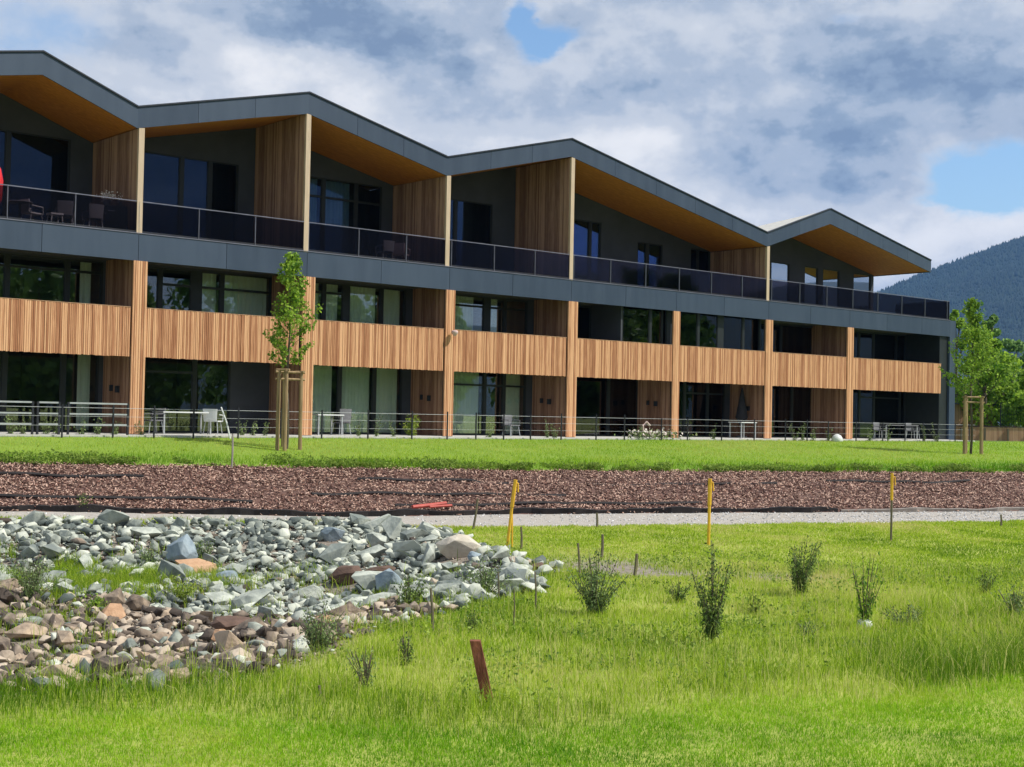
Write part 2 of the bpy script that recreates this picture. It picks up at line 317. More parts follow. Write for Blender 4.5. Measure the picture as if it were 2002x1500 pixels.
# ------------------------------------------------------------------ building frame
TH = math.atan2(3173, F); SY, CY = math.sin(TH), math.cos(TH)
Z0 = F / 61; ORG = np.array([(265 - 1001) / F * Z0, Z0, 0]); U = np.array([SY, CY, 0]); NV = np.array([-CY, SY, 0]); BROT = math.atan2(CY, SY)
def bw(s, d, z=0.): return ORG + U * s + NV * d + np.array([0, 0, z])
def ray(px, py): return fw + RT * (px - 1001) / F - UP * (py - 750) / F

# ------------------------------------------------------------------ terrain
def _w(x, k): x = np.asarray(x, float); return .10 * np.sin(x * 1.9 + k) + .07 * np.sin(x * 4.3 + 2 * k) + .05 * np.sin(x * 9.1 + k)
def Yp(x): return _w(x, 1) + np.interp(x, [-40, -11.1, -3.4, 0, 13.3, 40], [28.6, 29.9, 30.5, 30.6, 35.8, 45])
def Ym(x): return .5 * _w(x, 2) + np.interp(x, [-40, -18, -11.9, -3.9, 0, 15.8, 40], [30.4, 31.2, 32, 35, 37, 42.5, 50])
def Ye(x): return 1.3 * _w(x, 4) + np.interp(x, [-40, -18, -13.3, 0, 18.5, 45], [32.6, 33.6, 36, 43, 50, 62])
def Yt(x): return 52.81 + .85 * np.clip(x, -19.3, 45)
def zm(x): return np.interp(x, [-18, -11.9, -3.9, 15.8], [-1.45, -1.48, -1.68, -1.66])
def ze(x): return np.interp(x, [-18, -13.3, 0, 18.5], [-.6, -.64, -.85, -.85])
def wob(x, y, s=1., seed=0.):
    return (np.sin(x * 1.3 * s + 1.7 * y * s + seed) + np.sin(x * .57 * s - 1.1 * y * s + 2.1 * seed + 1) + .5 * np.sin(2.9 * x * s + 2.3 * y * s + seed * 3) + .5 * np.sin(-3.7 * x * s + 2.7 * y * s + 4 + seed)) / 3
_G = np.random.default_rng(99).uniform(0, 1, (256, 256))
def fbm(x, y, sc_, oct_=4):
    t = 0; a = 1; n = 0
    for o_ in range(oct_):
        u = np.asarray(x, float) * sc_ + 17.3 * o_ + 900; v = np.asarray(y, float) * sc_ + 5.1 * o_ + 900; i = np.floor(u).astype(int); j = np.floor(v).astype(int); fu = u - i; fv = v - j; fu = fu * fu * (3 - 2 * fu); fv = fv * fv * (3 - 2 * fv)
        g = lambda p, q: _G[p % 256, q % 256]
        t = t + a * ((g(i, j) * (1 - fu) + g(i + 1, j) * fu) * (1 - fv) + (g(i, j + 1) * (1 - fu) + g(i + 1, j + 1) * fu) * fv); n += a; a *= .55; sc_ *= 2.1
    return t / n
BASIN_PX = [(-500, 1026), (0, 1024), (300, 1026), (500, 1028), (700, 1028), (860, 1044), (960, 1078), (1075, 1108), (1040, 1150), (870, 1190), (720, 1232), (640, 1272), (560, 1296), (400, 1328), (200, 1345), (0, 1352), (-500, 1375)]
def _flat(px, py, z=-1.78):
    r = ray(px, py); t = (z - EYE[2]) / r[2]; return (EYE + r * t)[:2]
def _bpt(px, py):
    z = np.interp(py, [1008, 1040, 1110, 1200, 1350], [-1.6, -1.64, -1.74, -1.85, -1.9]); q = _flat(px, py, z); return np.array([q[0], min(q[1], float(Yp(q[0])) - .12)])
BASIN = np.array([_bpt(*p) for p in BASIN_PX])
def sdist(x, y):
    """signed distance to the stone basin outline, positive inside"""
    x = np.asarray(x, float); y = np.asarray(y, float); best = np.full(x.shape, 1e9); ins = np.zeros(x.shape, bool); n = len(BASIN)
    for i in range(n):
        a = BASIN[i]; b = BASIN[(i + 1) % n]; e = b - a
        t = np.clip(((x - a[0]) * e[0] + (y - a[1]) * e[1]) / (e @ e), 0, 1)
        best = np.minimum(best, np.hypot(x - a[0] - t * e[0], y - a[1] - t * e[1]))
        c = ((a[1] > y) != (b[1] > y)); ins ^= c & (x < (b[0] - a[0]) * (y - a[1]) / (b[1] - a[1] + 1e-12) + a[0])
    return np.where(ins, best, -best)
def H(x, y):
    x = np.asarray(x, float); y = np.asarray(y, float); x, y = np.broadcast_arrays(x, y)
    yp, ym, ye, yt = Yp(x), Ym(x), Ye(x), Yt(x); yt = np.maximum(yt, ye + .8)
    low = np.interp(y / yp, [0, .4, .75, .95, 1], [-1.97, -1.96, -1.86, -1.66, -1.6]) + .045 * wob(x, y, .8) * np.clip((yp - y) / 3, 0, 1)
    sd = sdist(x, y); k = np.clip(sd / 4.2, 0, 1); k = k * k * (3 - 2 * k)
    low = low - .68 * k + .12 * k * wob(x, y, 1.4, 3.) + .05 * k * wob(x, y, 4., 1.)
    z = np.where(y < yp, low, 0)
    t = (y - yp) / (ym - yp); z = np.where((t >= 0) & (t < 1), -1.6 + (zm(x) + 1.6 - .10) * t + .012 * wob(x, y, 3), z)
    t = (y - ym) / (ye - ym); step = (t * 3.2 + .25 * np.sin(x * .35)) % 1
    z = np.where((t >= 0) & (t < 1), zm(x) + (ze(x) - zm(x)) * t + .045 * wob(x, y, 1.1, 5.) * np.sin(PI * np.clip(t, 0, 1)) + .10 * (step - .5) * np.sin(PI * np.clip(t, 0, 1)), z)
    t = np.clip((y - ye) / (yt - ye), 0, 1); z = np.where(y >= ye, ze(x) + (-.05 - ze(x)) * t ** .8, z)
    return z
def Hs(x, y): return float(H(np.array([x]), np.array([y]))[0])
def at(px, py, y0=8.):
    """the ground point seen at a pixel of the photograph"""
    r = ray(px, py); ts = np.arange(y0, 130, .02); P = EYE[None, :] + r[None, :] * ts[:, None]; h = H(P[:, 0], P[:, 1]); k = int(np.argmax(P[:, 2] <= h)); k = k if P[k, 2] <= h[k] else len(ts) - 1
    return np.array([P[k, 0], P[k, 1], h[k]])
def strip(name, xs, rows, mat):
    """rows: list of functions or arrays of Y over xs"""
    Xg = np.repeat(xs[None, :], len(rows), 0); Yg = np.stack(rows); Zg = H(Xg, Yg - 0); nr, nc = Xg.shape
    V = np.stack([Xg, Yg, Zg], 2).reshape(-1, 3); i = (np.arange(nr - 1)[:, None] * nc + np.arange(nc - 1)[None, :]).ravel()[:, None]
    return tag(np_mesh(name, V, np.concatenate([i, i + 1, i + nc + 1, i + nc], 1), mat, smooth=True), kind='structure')
xs = np.concatenate([[-6000, -1500, -400, -120, -60, -42], np.arange(-32, 40, .22), [44, 55, 70, 100, 150, 400, 1500, 6000]])
def blend(a, b, ts): return [a * (1 - t) + b * t for t in ts]
eps = 1e-3
near = np.full(len(xs), 6.)
meadow = strip('meadow', xs, [np.full(len(xs), v) for v in (-6000, -800, -100, -20, 0)] + blend(near, Yp(xs) - eps, np.linspace(0, 1, 120)), MT['soil'])
_v = np.zeros(len(meadow.data.vertices) * 3, dtype=np.float32); meadow.data.vertices.foreach_get('co', _v); _v = _v.reshape(-1, 3)
def bare(x, y): return np.clip(np.exp(-(((x - 1.7) / 1.5) ** 2 + ((y - 24.9) / 1.1) ** 2)) + .75 * np.exp(-(((x - 4.4) / 2.4) ** 2 + ((y - 24.2) / .5) ** 2)), 0, 1)
_a = meadow.data.attributes.new('tone', 'FLOAT', 'POINT'); _a.data.foreach_set('value', np.clip(np.clip(sdist(_v[:, 0], _v[:, 1]) * 3 + .4, 0, 1) + bare(_v[:, 0], _v[:, 1]) * 1.2 + np.clip((_v[:, 1] - Yp(_v[:, 0]) + .5) * 2, 0, 1) * (_v[:, 0] < -1), 0, 1).astype(np.float32))
path = strip('gravel_path', xs, blend(Yp(xs) - eps, Ym(xs) - eps, np.linspace(0, 1, 14)), MT['gravel'])
bed = strip('mulch_bed', xs, blend(Ym(xs) - eps, Ye(xs) + eps, np.linspace(0, 1, 34)), MT['mulch'])
Ytt = np.maximum(Yt(xs), Ye(xs) + .8)
lawn = strip('lawn', xs, blend(Ye(xs) + eps, Ytt, np.linspace(0, 1, 26) ** 1.2), MT['turf'])
yard = strip('field', xs, [Ytt + v for v in (0, 2, 6, 15, 40, 120, 500, 2000, 8000)], MT['farturf'])

# ------------------------------------------------------------------ mountain with its forest
def hill():
    D = 4000.; px = np.array([1200, 1500, 1640, 1710, 1818, 1900, 1950, 2002, 2150, 2500, 3000]); py = np.array([835, 690, 612, 566, 520, 490, 471, 452, 410, 330, 290])
    hx = (px - 1001) / F * D; hz = (812 + .02 * (px - 1001) - py) / F * D + .87
    def hh(x, y):
        t = np.clip((y - D + 1700) / 1700, 0, 1); t2 = np.clip((y - D) / 1500, 0, 1)
        r = np.interp(x * D / np.maximum(y, 1), hx, hz) - 12
        return np.maximum(r * (t ** 1.1) * (1 - t2) * (1 + .06 * wob(x, y, .006) * (1 - t) * 2) , -5)
    gx = np.linspace(150, 4200, 200); gy = np.linspace(2200, 5600, 120); Xg, Yg = np.meshgrid(gx, gy); Zg = hh(Xg, Yg); nr, nc = Xg.shape
    V = np.stack([Xg, Yg, Zg], 2).reshape(-1, 3); i = (np.arange(nr - 1)[:, None] * nc + np.arange(nc - 1)[None, :]).ravel()[:, None]
    tag(np_mesh('hill', V, np.concatenate([i, i + 1, i + nc + 1, i + nc], 1), MT['hill'], smooth=True), kind='structure')
    n = 32000; x = RNG.uniform(900, 2100, n); y = RNG.uniform(2450, 4080, n); z = hh(x, y); s = RNG.uniform(6, 11, n) * (1 + .25 * wob(x, y, .02)); k = 5
    a = np.linspace(0, 2 * PI, k, endpoint=False); ring = np.stack([np.cos(a), np.sin(a)], 1)
    V = np.zeros((n, k + 1, 3)); V[:, :k, 0] = x[:, None] + ring[None, :, 0] * s[:, None] * .42; V[:, :k, 1] = y[:, None] + ring[None, :, 1] * s[:, None] * .42; V[:, :k, 2] = z[:, None] - 2
    V[:, k, 0] = x; V[:, k, 1] = y; V[:, k, 2] = z + s; b = np.arange(n)[:, None] * (k + 1)
    Fc = np.concatenate([np.concatenate([b + j, b + (j + 1) % k, b + k], 1) for j in range(k)], 0)
    tag(np_mesh('hillside_forest', V.reshape(-1, 3), Fc, MT['conifer']), 'dark blue-green conifer forest covering the distant hill at right', 'forest', kind='stuff')
hill()

def side_ridge():
    gy = np.linspace(-3000, 2400, 60); gx = np.linspace(2600, 4200, 30); Xg, Yg = np.meshgrid(gx, gy); t = np.clip((Xg - 2600) / 1200, 0, 1); Zg = (330 + 120 * np.sin(Yg / 900.) + 40 * wob(Xg, Yg, .004)) * t * np.clip((2400 - Yg) / 900, 0, 1) - 5
    nr, nc = Xg.shape; i = (np.arange(nr - 1)[:, None] * nc + np.arange(nc - 1)[None, :]).ravel()[:, None]
    tag(np_mesh('hill', np.stack([Xg, Yg, Zg], 2).reshape(-1, 3), np.concatenate([i, i + 1, i + nc + 1, i + nc], 1), MT['hill'], smooth=True), kind='structure')
side_ridge()

# ------------------------------------------------------------------ apartment building
BLD = thing('apartment_building', 'long three-storey building with zigzag roof, charcoal fascias and larch slat balcony fronts', 'building', tuple(ORG), BROT)
BAY = 6.32; S0, S1 = -9.5, 47.0; BACK = 9.5
RT_ = [(-9.6, 10.5), (-3.3, 11.72), (-.16, 10.52), (6.22, 12.05), (12.4, 10.62), (18.8, 12.25), (31.4, 9.66), (36.2, 11.32), (45.0, 9.55)]
RB_ = [(-9.6, 9.82), (-3.3, 11.02), (-.18, 9.84), (6.15, 11.33), (12.4, 9.92), (18.78, 11.53), (31.4, 9.02), (36.15, 10.60), (45.0, 8.93)]
def zt(s): return float(np.interp(s, *zip(*RT_)))
def zb(s): return float(np.interp(s, *zip(*RB_)))
def roofline(a, b, fn, off=0.): return [(a, fn(a) + off)] + [(p[0], fn(p[0]) + off) for p in RT_ if a < p[0] < b] + [(b, fn(b) + off)]
def build_building():
    # roof
    kn = [p[0] for p in RT_]
    deck = MB(); lo = [(a, zt(a) - .10) for a in kn]; deck.v = []; deck.f = []
    for a, b in zip(kn[:-1], kn[1:]):
        P_ = [(a, .07, zt(a) - .25), (b, .07, zt(b) - .25), (b, 5.4, zt(b) - .62), (a, 5.4, zt(a) - .62), (a, .07, zt(a) - .02), (b, .07, zt(b) - .02), (b, 5.4, zt(b) - .5), (a, 5.4, zt(a) - .5)]
        deck.add(P_, [(0, 3, 2, 1), (4, 5, 6, 7), (0, 1, 5, 4), (1, 2, 6, 5), (2, 3, 7, 6), (3, 0, 4, 7)])
    RB = 5.4; roof = deck.build('roof', MT['concrete'], BLD)
    sf = MB(); lo = [(a, zb(a) + .02) for a in kn[:-1] + [44.93]]; sf.quadbar(lo, [(a, z + .06) for a, z in lo], .075, RB); sf.build('soffit', MT['soffit'], roof)
    fa = MB()
    for a, b in zip(kn[:-1], kn[1:]):
        nseg = max(1, round((b - a) / 2.4)); e = np.linspace(a, b, nseg + 1)
        for q, r in zip(e[:-1], e[1:]):
            g = .012; q2 = q + (g if q > a + .01 else 0); fa.quadbar([(q2, zb(q2)), (r, zb(r))], [(q2, zt(q2)), (r, zt(r))], 0, .05)
    fa.quadbar([(44.95, zb(45)), (45.03, zb(45))], [(44.95, zt(45) - .05), (45.03, zt(45) - .05)], .051, RB); fa.build('roof_fascia', MT['fascia'], roof)
    MB().quadbar([(a, zb(a) + .03) for a in kn], [(a, zt(a) - .02) for a in kn], .052, .068).build('fascia_backing', MT['cap'], roof)
    MB().quadbar([(a, zt(a) + .003) for a in kn], [(a, zt(a) + .05) for a in kn], -.04, .12).build('roof_edge_trim', MT['cap'], roof)
    for px_s, h_, r_ in ((12.0, .42, .09), (10.9, .22, .16)):
        b = MB(); z = zt(px_s); b.lathe([(r_ * .7, -.15), (r_ * .7, h_ * .7), (r_ * 1.3, h_ * .7), (r_ * 1.3, h_ * .8), (r_ * .3, h_)], (px_s, .9, z), 10); b.build('roof_vent', MT['steel'], roof)
    # balcony fascia (level 2 slab edge)
    fa = MB(); e = np.arange(S0, 46.9, 3.16)
    for q in e: fa.box(q + .008, min(q + 3.152, 46.88), 0, .05, 5.59, 6.46)
    fa.build('balcony_fascia', MT['fascia'], BLD)
    MB().box(S0, 46.86, .052, .07, 5.60, 6.45).build('fascia_backing', MT['cap'], BLD)
    MB().box(S0, 46.9, -.02, .09, 6.463, 6.49).build('coping', MT['rail'], BLD)
    MB().box(46.89, 47.45, .0, .5, 0, 6.47).box(47.2, 47.45, .5, BACK, 0, 6.47).build('end_wall', MT['fascia'], BLD)
    # slabs
    MB().box(S0, 47.18, .072, BACK, 5.75, 6.44).build('floor_slab', MT['slab'], BLD)
    MB().box(S0, 46.3, .12, BACK, 2.84, 3.1).build('floor_slab', MT['slab'], BLD)
    MB().box(S0, 47.18, .0, BACK, -.25, .03).build('floor_slab', MT['concrete'], BLD)
    MB().box(S0, 47.18, BACK, BACK + .2, -.25, 6.44).quadbar([(a, 6.44) for a in kn[:-1] + [44.8]], [(a, zb(a)) for a in kn[:-1] + [44.8]], RB - .25, RB - .05).box(S0, 47.18, RB, BACK, 6.441, 6.6).build('rear_wall', MT['room'], BLD)
    # parapet band of slats, one part per bay
    for n in range(-2, 8):
        a = max(n * BAY + .24, S0 + .2); b = min((n + 1) * BAY - .24, 46.1) if n < 7 else 46.1
        if n == 7: a = 7 * BAY + 0.0
        if n == 6: b = 7 * BAY
        sl = MB(); s = a; zz = (2.50, 4.08)
        while s < b - .05:
            w = random.choice((.042, .05, .056)); sl.box(s, s + w, -.012 + random.uniform(-.008, .006), .035, zz[0] + random.uniform(-.01, .01), zz[1]); s += w + random.choice((.008, .012, .018))
        p = sl.build('slat_parapet', MT['larch'], BLD); MB().box(a, b, .038, .06, 2.53, 4.06).build('backing_board', MT['backing'], p)
        MB().box(a, b, -.02, .075, 4.083, 4.10).build('parapet_cap', MT['paleclay'], p)
    # front posts, slatted, ground to fascia
    for n in range(-1, 7):
        c = n * BAY + (.05 if n < 4 else 0); sl = MB(); e = -.235
        while e < .2:
            w = random.choice((.06, .07, .08)); sl.box(c + e, c + e + w, -.05 + random.uniform(-.008, .008), .03, .03, 5.585); e += w + .016
        p = sl.build('post', MT['larch'], BLD); MB().box(c - .225, c + .215, .033, .10, .03, 5.58).build('backing_board', MT['backing'], p)
    # partitions between the loggias
    def partition(c, z0, zf, d0, d1, top=False):
        w = .085; b = MB()
        if top: b.quadbar([(c - w, z0), (c + w, z0)], [(c - w, zb(c - w)), (c + w, zb(c + w))], d0 + .05, d1)
        else: b.box(c - w, c + w, d0 + .05, d1, z0, zf)
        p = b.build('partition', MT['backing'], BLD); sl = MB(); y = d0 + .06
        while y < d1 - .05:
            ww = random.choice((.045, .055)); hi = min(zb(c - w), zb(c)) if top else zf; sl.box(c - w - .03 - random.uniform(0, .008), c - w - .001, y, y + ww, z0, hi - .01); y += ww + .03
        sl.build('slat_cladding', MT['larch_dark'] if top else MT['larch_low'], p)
        return p
    for n in range(-1, 7):
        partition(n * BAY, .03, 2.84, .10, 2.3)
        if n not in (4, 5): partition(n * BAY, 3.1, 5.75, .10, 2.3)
    for c in (-6.3, 0., 6.24, 12.5, 18.92, 31.5):
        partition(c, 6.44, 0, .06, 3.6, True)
        MB().quadbar([(c - .1, 6.44), (c + .09, 6.44)], [(c - .1, min(zb(c - .1), zb(c)) ), (c + .09, min(zb(c + .09), zb(c)))], .0, .108).build('edge_post', MT['pale_post'], BLD)
    # inner party walls
    for n in range(-1, 8):
        c = min(n * BAY, 46.9)
        MB().box(c - .1, c + .1, 2.5, BACK, .03, 2.84).box(c - .1, c + .1, 2.5, BACK, 3.1, 5.75).build('party_wall', MT['room'], BLD)
    for c in (-6.3, 0., 6.24, 12.5, 18.92, 31.5):
        MB().box(c - .1, c + .1, 3.8, RB - .26, 6.44, zb(c) - .02).build('party_wall', MT['room'], BLD)
    MB().box(46.1, 46.88, .12, 2.45, .03, 5.75).build('corner_wall', MT['frame'], BLD)  # black material puts the shade on this wall into its colour
    # windows
    def window(a, b, z0, z1, d, mull, tr=None, tspan=None, curt=(), pane='pane', lit=None):
        fr = MB(); t = .05; fr.box(a, b, d, d + .09, z0, z0 + t).box(a, b, d, d + .09, z1 - t, z1).box(a, a + t, d, d + .09, z0 + t, z1 - t).box(b - t, b, d, d + .09, z0 + t, z1 - t)
        cols = [a + t]
        for m_ in mull:
            c, w = (m_ if isinstance(m_, tuple) else (m_, .14)); fr.box(c - w / 2, c + w / 2, d, d + .09, z0 + t, z1 - t); cols += [c - w / 2, c + w / 2]
        cols.append(b - t); f = fr.build('window', MT['frame'], BLD)
        for i in range(0, len(cols), 2):
            x0, x1 = cols[i], cols[i + 1]
            if tr and (tspan is None or i // 2 in tspan):
                MB().box(x0, x1, d + .003, d + .087, tr - .04, tr + .04).build('transom', MT['frame'], f); spans = [(z0 + t, tr - .04), (tr + .04, z1 - t)]
            else: spans = [(z0 + t, z1 - t)]
            for q, r in spans: MB().box(x0, x1, d + .04, d + .055, q, r).build('pane', MT[pane], f)
            fr2 = MB(); g = .035
            fr2.box(x0, x0 + g, d + .02, d + .038, z0 + t, z1 - t).box(x1 - g, x1, d + .02, d + .038, z0 + t, z1 - t); fr2.build('sash', MT['frame'], f)
        for (c0, c1) in curt:
            n = int((c1 - c0) / .035) + 2; X = np.linspace(c0, c1, n); Yc = d + .26 + .045 * np.sin(X * 34 + np.sin(X * 5) * 2) + .02 * np.sin(X * 71)
            V = np.concatenate([np.stack([X, Yc, np.full(n, z0 + .03)], 1), np.stack([X, Yc, np.full(n, z1 - .03)], 1)]); i = np.arange(n - 1)[:, None]
            np_mesh('curtain', V, np.concatenate([i, i + 1, i + 1 + n, i + n], 1), MT['curtain'], f, smooth=True)
        return f
    GZ = (.05, 2.74)
    G = [(-5.6, -.28, [-3.4, -1.48], None, None, [(-.9, -.45)]), (.7, 4.62, [3.22], 2.12, (0,), []), (7.0, 12.1, [9.22, 10.8], None, None, [(7.2, 9.0), (9.5, 10.7), (10.95, 12.0)]),
         (13.3, 18.5, [16.27, 17.3], 2.07, None, [(13.5, 16.1), (17.5, 18.4)]), (19.6, 25.2, [23.35], None, None, []), (26.0, 31.1, [28.3, 29.9], 2.07, (1, 2), [(28.5, 29.6), (30.1, 31.0)]),
         (32.3, 37.9, [36.25], None, None, [(35.2, 36.0)]), (38.7, 46.08, [41.9, 43.2, 45.6], 2.2, (1, 2), [(40.4, 41.8)])]
    L1 = [(-5.6, -.22, [-3.4, -1.43], 5.3, None, [(-.9, -.5)], 2.2), (.7, 6.2, [1.84, (3.2, .4), 4.2], 5.12, (1, 2, 3), [(3.45, 4.1), (4.4, 6.1)], 2.2), (7.0, 12.2, [8.44, (9.42, .3), 11.05], 5.3, (0, 1), [(7.2, 8.3), (8.6, 9.2), (9.7, 10.9), (11.3, 12.1)], 2.2),
          (13.3, 18.5, [(16.3, .35), 17.27], 5.27, None, [(14.6, 15.8), (16.6, 17.1)], 2.2), (19.6, 22.2, [], None, None, [], 2.2), (22.25, 25.05, [24.0, (24.75, .05)], None, None, [], .35), (25.5, 31.4, [27.1, (28.6, .4), 30.2], None, None, [(27.3, 28.2), (31.0, 31.3)], .35),
          (32.3, 37.9, [35.3], None, None, [(33.4, 34.2)], 2.2), (38.7, 46.08, [41.8, 43.1, 45.2], None, None, [(40.5, 41.2)], 2.2)]
    wall = MB(); cur = S0
    for (a, b, mu, tr, ts, cu) in G:
        window(a, b, *GZ, 2.2, mu, tr, ts, cu); wall.box(cur, a, 2.2, 2.42, .03, 2.84); wall.box(a, b, 2.2, 2.42, GZ[1], 2.84); cur = b
    wall.box(cur, 46.1, 2.2, 2.42, .03, 2.84); wall.build('wall', MT['cladding'], BLD)
    wall = MB(); cur = S0
    for (a, b, mu, tr, ts, cu, d) in L1:
        window(a, b, 3.14, 5.68, d, mu, tr, ts, cu)
        if d > 1: wall.box(cur, a, 2.2, 2.42, 3.1, 5.75).box(a, b, 2.2, 2.42, 5.68, 5.75); cur = b
        else: wall.box(a, b, d, d + .1, 5.68, 5.75); wall.box(b, b + (.3 if b < 26 else .05), d, d + .1, 3.1, 5.75)
    wall.box(22.18, 22.25, .35, 2.2, 3.1, 5.75).box(31.45, 32.3, 2.2, 2.42, 3.1, 5.75).box(cur, 46.1, 2.2, 2.42, 3.1, 5.75); wall.box(31.32, 31.4, .45, 2.2, 3.1, 5.75); wall.build('wall', MT['cladding'], BLD)
    MB().box(3.46, 3.98, 2.38, 2.40, 3.2, 4.9).build('sky_reflection_panel', MT['whiteplastic'], BLD)  # white panel added to stand for bright sky reflected in this pane
    TP = [(-8.5, -6.6, 9.8, [], 'pane_dark'), (-5.4, -.9, 9.86, [-3.0], 'pane_dark'), (1.5, 5.46, 9.85, [3.2, 4.32], 'pane_dark'), (8.0, 11.86, 9.83, [9.15, 10.65], 'pane_dark'), (14.2, 17.55, 9.77, [15.6], 'pane_dark'), (22.1, 23.95, 9.68, [23.3], 'pane_dark'),
          (26.3, 28.0, 9.05, [(27.0, .2)], 'pane_dark'), (29.95, 31.35, 9.08, [30.5], 'pane_dark'), (35.2, 37.5, 8.98, [(36.0, .12)], 'pane_sky'), (38.75, 39.9, 8.98, [], 'pane_sky'), (40.3, 41.75, 8.98, [], 'pane_sky'), (43.0, 44.6, 8.97, [], 'pane_sky')]
    D = 3.5; wall = MB(); cur = S0
    def upto(a, b, z): wall.quadbar([(p, z) for p, _ in roofline(a, b, zb)], [(p, q + .02) for p, q in roofline(a, b, zb)], D, D + .2)
    for (a, b, z1, mu, pn) in TP:
        window(a, b, 6.5, z1, D + .02, mu, 9.1 if 8 <= a < 12 else None, None, [(8.3, 9.0), (9.3, 10.5)] if a == 8.0 else (), pn)
        upto(cur, a, 6.45); upto(a, b, z1); cur = b
    upto(cur, 44.85, 6.45); wall.quadbar([(44.6, 6.45), (44.85, 6.45)], [(44.6, zb(44.6)), (44.85, zb(44.85))], D + .2, RB - .26); wall.build('wall', MT['cladding'], BLD)
    # balustrade
    bal = MB().box(S0, 46.78, .02, .045, 6.5, 6.55).build('balustrade', MT['steel'], BLD)
    MB().box(S0, 46.85, .012, .055, 7.49, 7.518).build('handrail', MT['rail'], bal)
    e = np.arange(S0 + 1.0, 46.8, 2.12)
    for i, s in enumerate(e):
        MB().box(s - .009, s + .009, .0, .06, 6.49, 7.49).build('rail_post', MT['rail'] if i < 13 or i == 21 else MT['post_grey'], bal)
        s2 = min(s + 2.12, 46.8); MB().box(s + .03, s2 - .03, .028, .04, 6.56, 7.47).build('glass_panel', MT['balus'], bal)
    MB().box(46.79, 46.83, .05, 3.4, 7.49, 7.53).box(46.79, 46.83, .01, .06, 6.49, 7.49).build('return_rail', MT['steel'], bal)
    MB().box(46.805, 46.817, .07, 3.4, 6.56, 7.47).build('glass_panel', MT['balus'], bal)
    # wall lamp on the post between the third and fourth bay
    b = MB().lathe([(.03, 0), (.07, .03), (.17, .16), (.17, .26), (.10, .30)], (0, 0, 0), 12); l = b.build('wall_lamp', MT['pink'], BLD, True); l.location = (12.72, -.26, 3.82); l.scale = (.75,) * 3
    b = MB().tube([(0, 0, .2), (0, .24, .2)], .02); b.build('lamp_arm', MT['steel'], l)
    for n, (ss, zz) in enumerate(((-.12, 1.35), (12.55, 1.35), (18.75, 1.35), (25.1, 1.4), (31.4, 1.3))):
        MB().box(ss - .10, ss - .0, .9, 1.05, zz, zz + .22).build('wall_light', MT['steel'], BLD)
        MB().box(ss - .10, ss - .0, 1.4, 1.5, zz + .05, zz + .25).build('wall_light', MT['steel'], BLD)
build_building()
# terrace slab with kerb
o = MB().box(S0, 47.4, -1.28, -.004, -.35, .012).build('terrace', MT['concrete']); o.location = tuple(ORG); o.rotation_euler = (0, 0, BROT); tag(o, kind='structure')

# ------------------------------------------------------------------ terrace fences and rails
def wire_fence():
    r = thing('wire_fence', 'low dark post-and-wire fence running along the terrace edge in front of the long building', 'fence', tuple(ORG), BROT); s = -9.0; k = 0
    tops = []
    while s < 47.2:
        h = random.uniform(.86, 1.0); MB().box(s - .021, s + .021, -1.521, -1.479, -.35, h).build('fence_post', MT['steel'], r); tops.append((s, h)); s += random.choice((1.35, 1.6, 1.9, 2.2))
    w = MB()
    for z in (.84, .58, .3): w.tube([(-9, -1.5, z), (47, -1.5, z)], .004 if z < .8 else .006, 4)
    w.build('wire', MT['lightsteel'], r)
wire_fence()
def rail(s0, s1, d, lab):
    p = bw(s0, d); r = thing('metal_railing', lab, 'railing', tuple(p), BROT, 'three-bar railings on the terrace'); L_ = s1 - s0
    for z in (.95, .62, .3): MB().box(0, L_, -.02, .02, z, z + .05).build('rail_bar', MT['lightsteel'], r)
    for s in (0.03, L_ - .03): MB().box(s - .03, s + .03, -.03 - .001, .031, -.05, 1.0).build('railing_post', MT['steel'], r)
def soffit_s(px, d): # facade coordinate of a picture column at a given depth, level with the eye
    q = ray(px, 812 + .02 * (px - 1001)); P0 = ORG + NV * d; t = ((P0 - EYE)[:2] @ NV[:2]) / (q[:2] @ NV[:2]); return float(((EYE + q * t - P0)[:2]) @ U[:2])
rail(soffit_s(-40, -.9), soffit_s(66, -.9), -.9, 'pale three-bar railing at the far left edge of the terrace')
rail(soffit_s(72, -.9), soffit_s(118, -.9), -.9, 'narrow three-bar railing between two longer ones at the left terrace')
rail(soffit_s(132, -.9), soffit_s(252, -.9), -.9, 'long pale three-bar railing beside the leftmost slatted post')

# ------------------------------------------------------------------ furniture
def chair(name, lab, mat, loc, rz, group=None, hb=.85):
    t = thing(name, lab, 'chair', loc, rz, group)
    MB().box(-.24, .24, -.24, .24, .42, .46).build('seat', mat, t)
    b = MB(); 
    for k in range(7): a = -.9 + .3 * k; b.add([(.26 * math.sin(a) , .22 + .06 * math.cos(a), .46), (.26 * math.sin(a + .3), .22 + .06 * math.cos(a + .3), .46), (.29 * math.sin(a + .3), .25 + .06 * math.cos(a + .3), hb), (.29 * math.sin(a), .25 + .06 * math.cos(a), hb), (.26 * math.sin(a), .25 + .06 * math.cos(a), .46), (.26 * math.sin(a + .3), .25 + .06 * math.cos(a + .3), .46), (.29 * math.sin(a + .3), .28 + .06 * math.cos(a + .3), hb), (.29 * math.sin(a), .28 + .06 * math.cos(a), hb)], [(0, 1, 2, 3), (7, 6, 5, 4), (3, 2, 6, 7), (0, 4, 5, 1), (0, 3, 7, 4), (1, 5, 6, 2)])
    b.build('backrest', mat, t)
    for sx in (-1, 1):
        for sy in (-1, 1): MB().tube([(sx * .2, sy * .2, .42), (sx * .25, sy * .26, 0)], .016).build('leg', MT['lightsteel'], t)
        MB().tube([(sx * .27, -.2, .42), (sx * .29, -.18, .64), (sx * .29, .26, .66)], .018).build('armrest', mat, t)
    return t
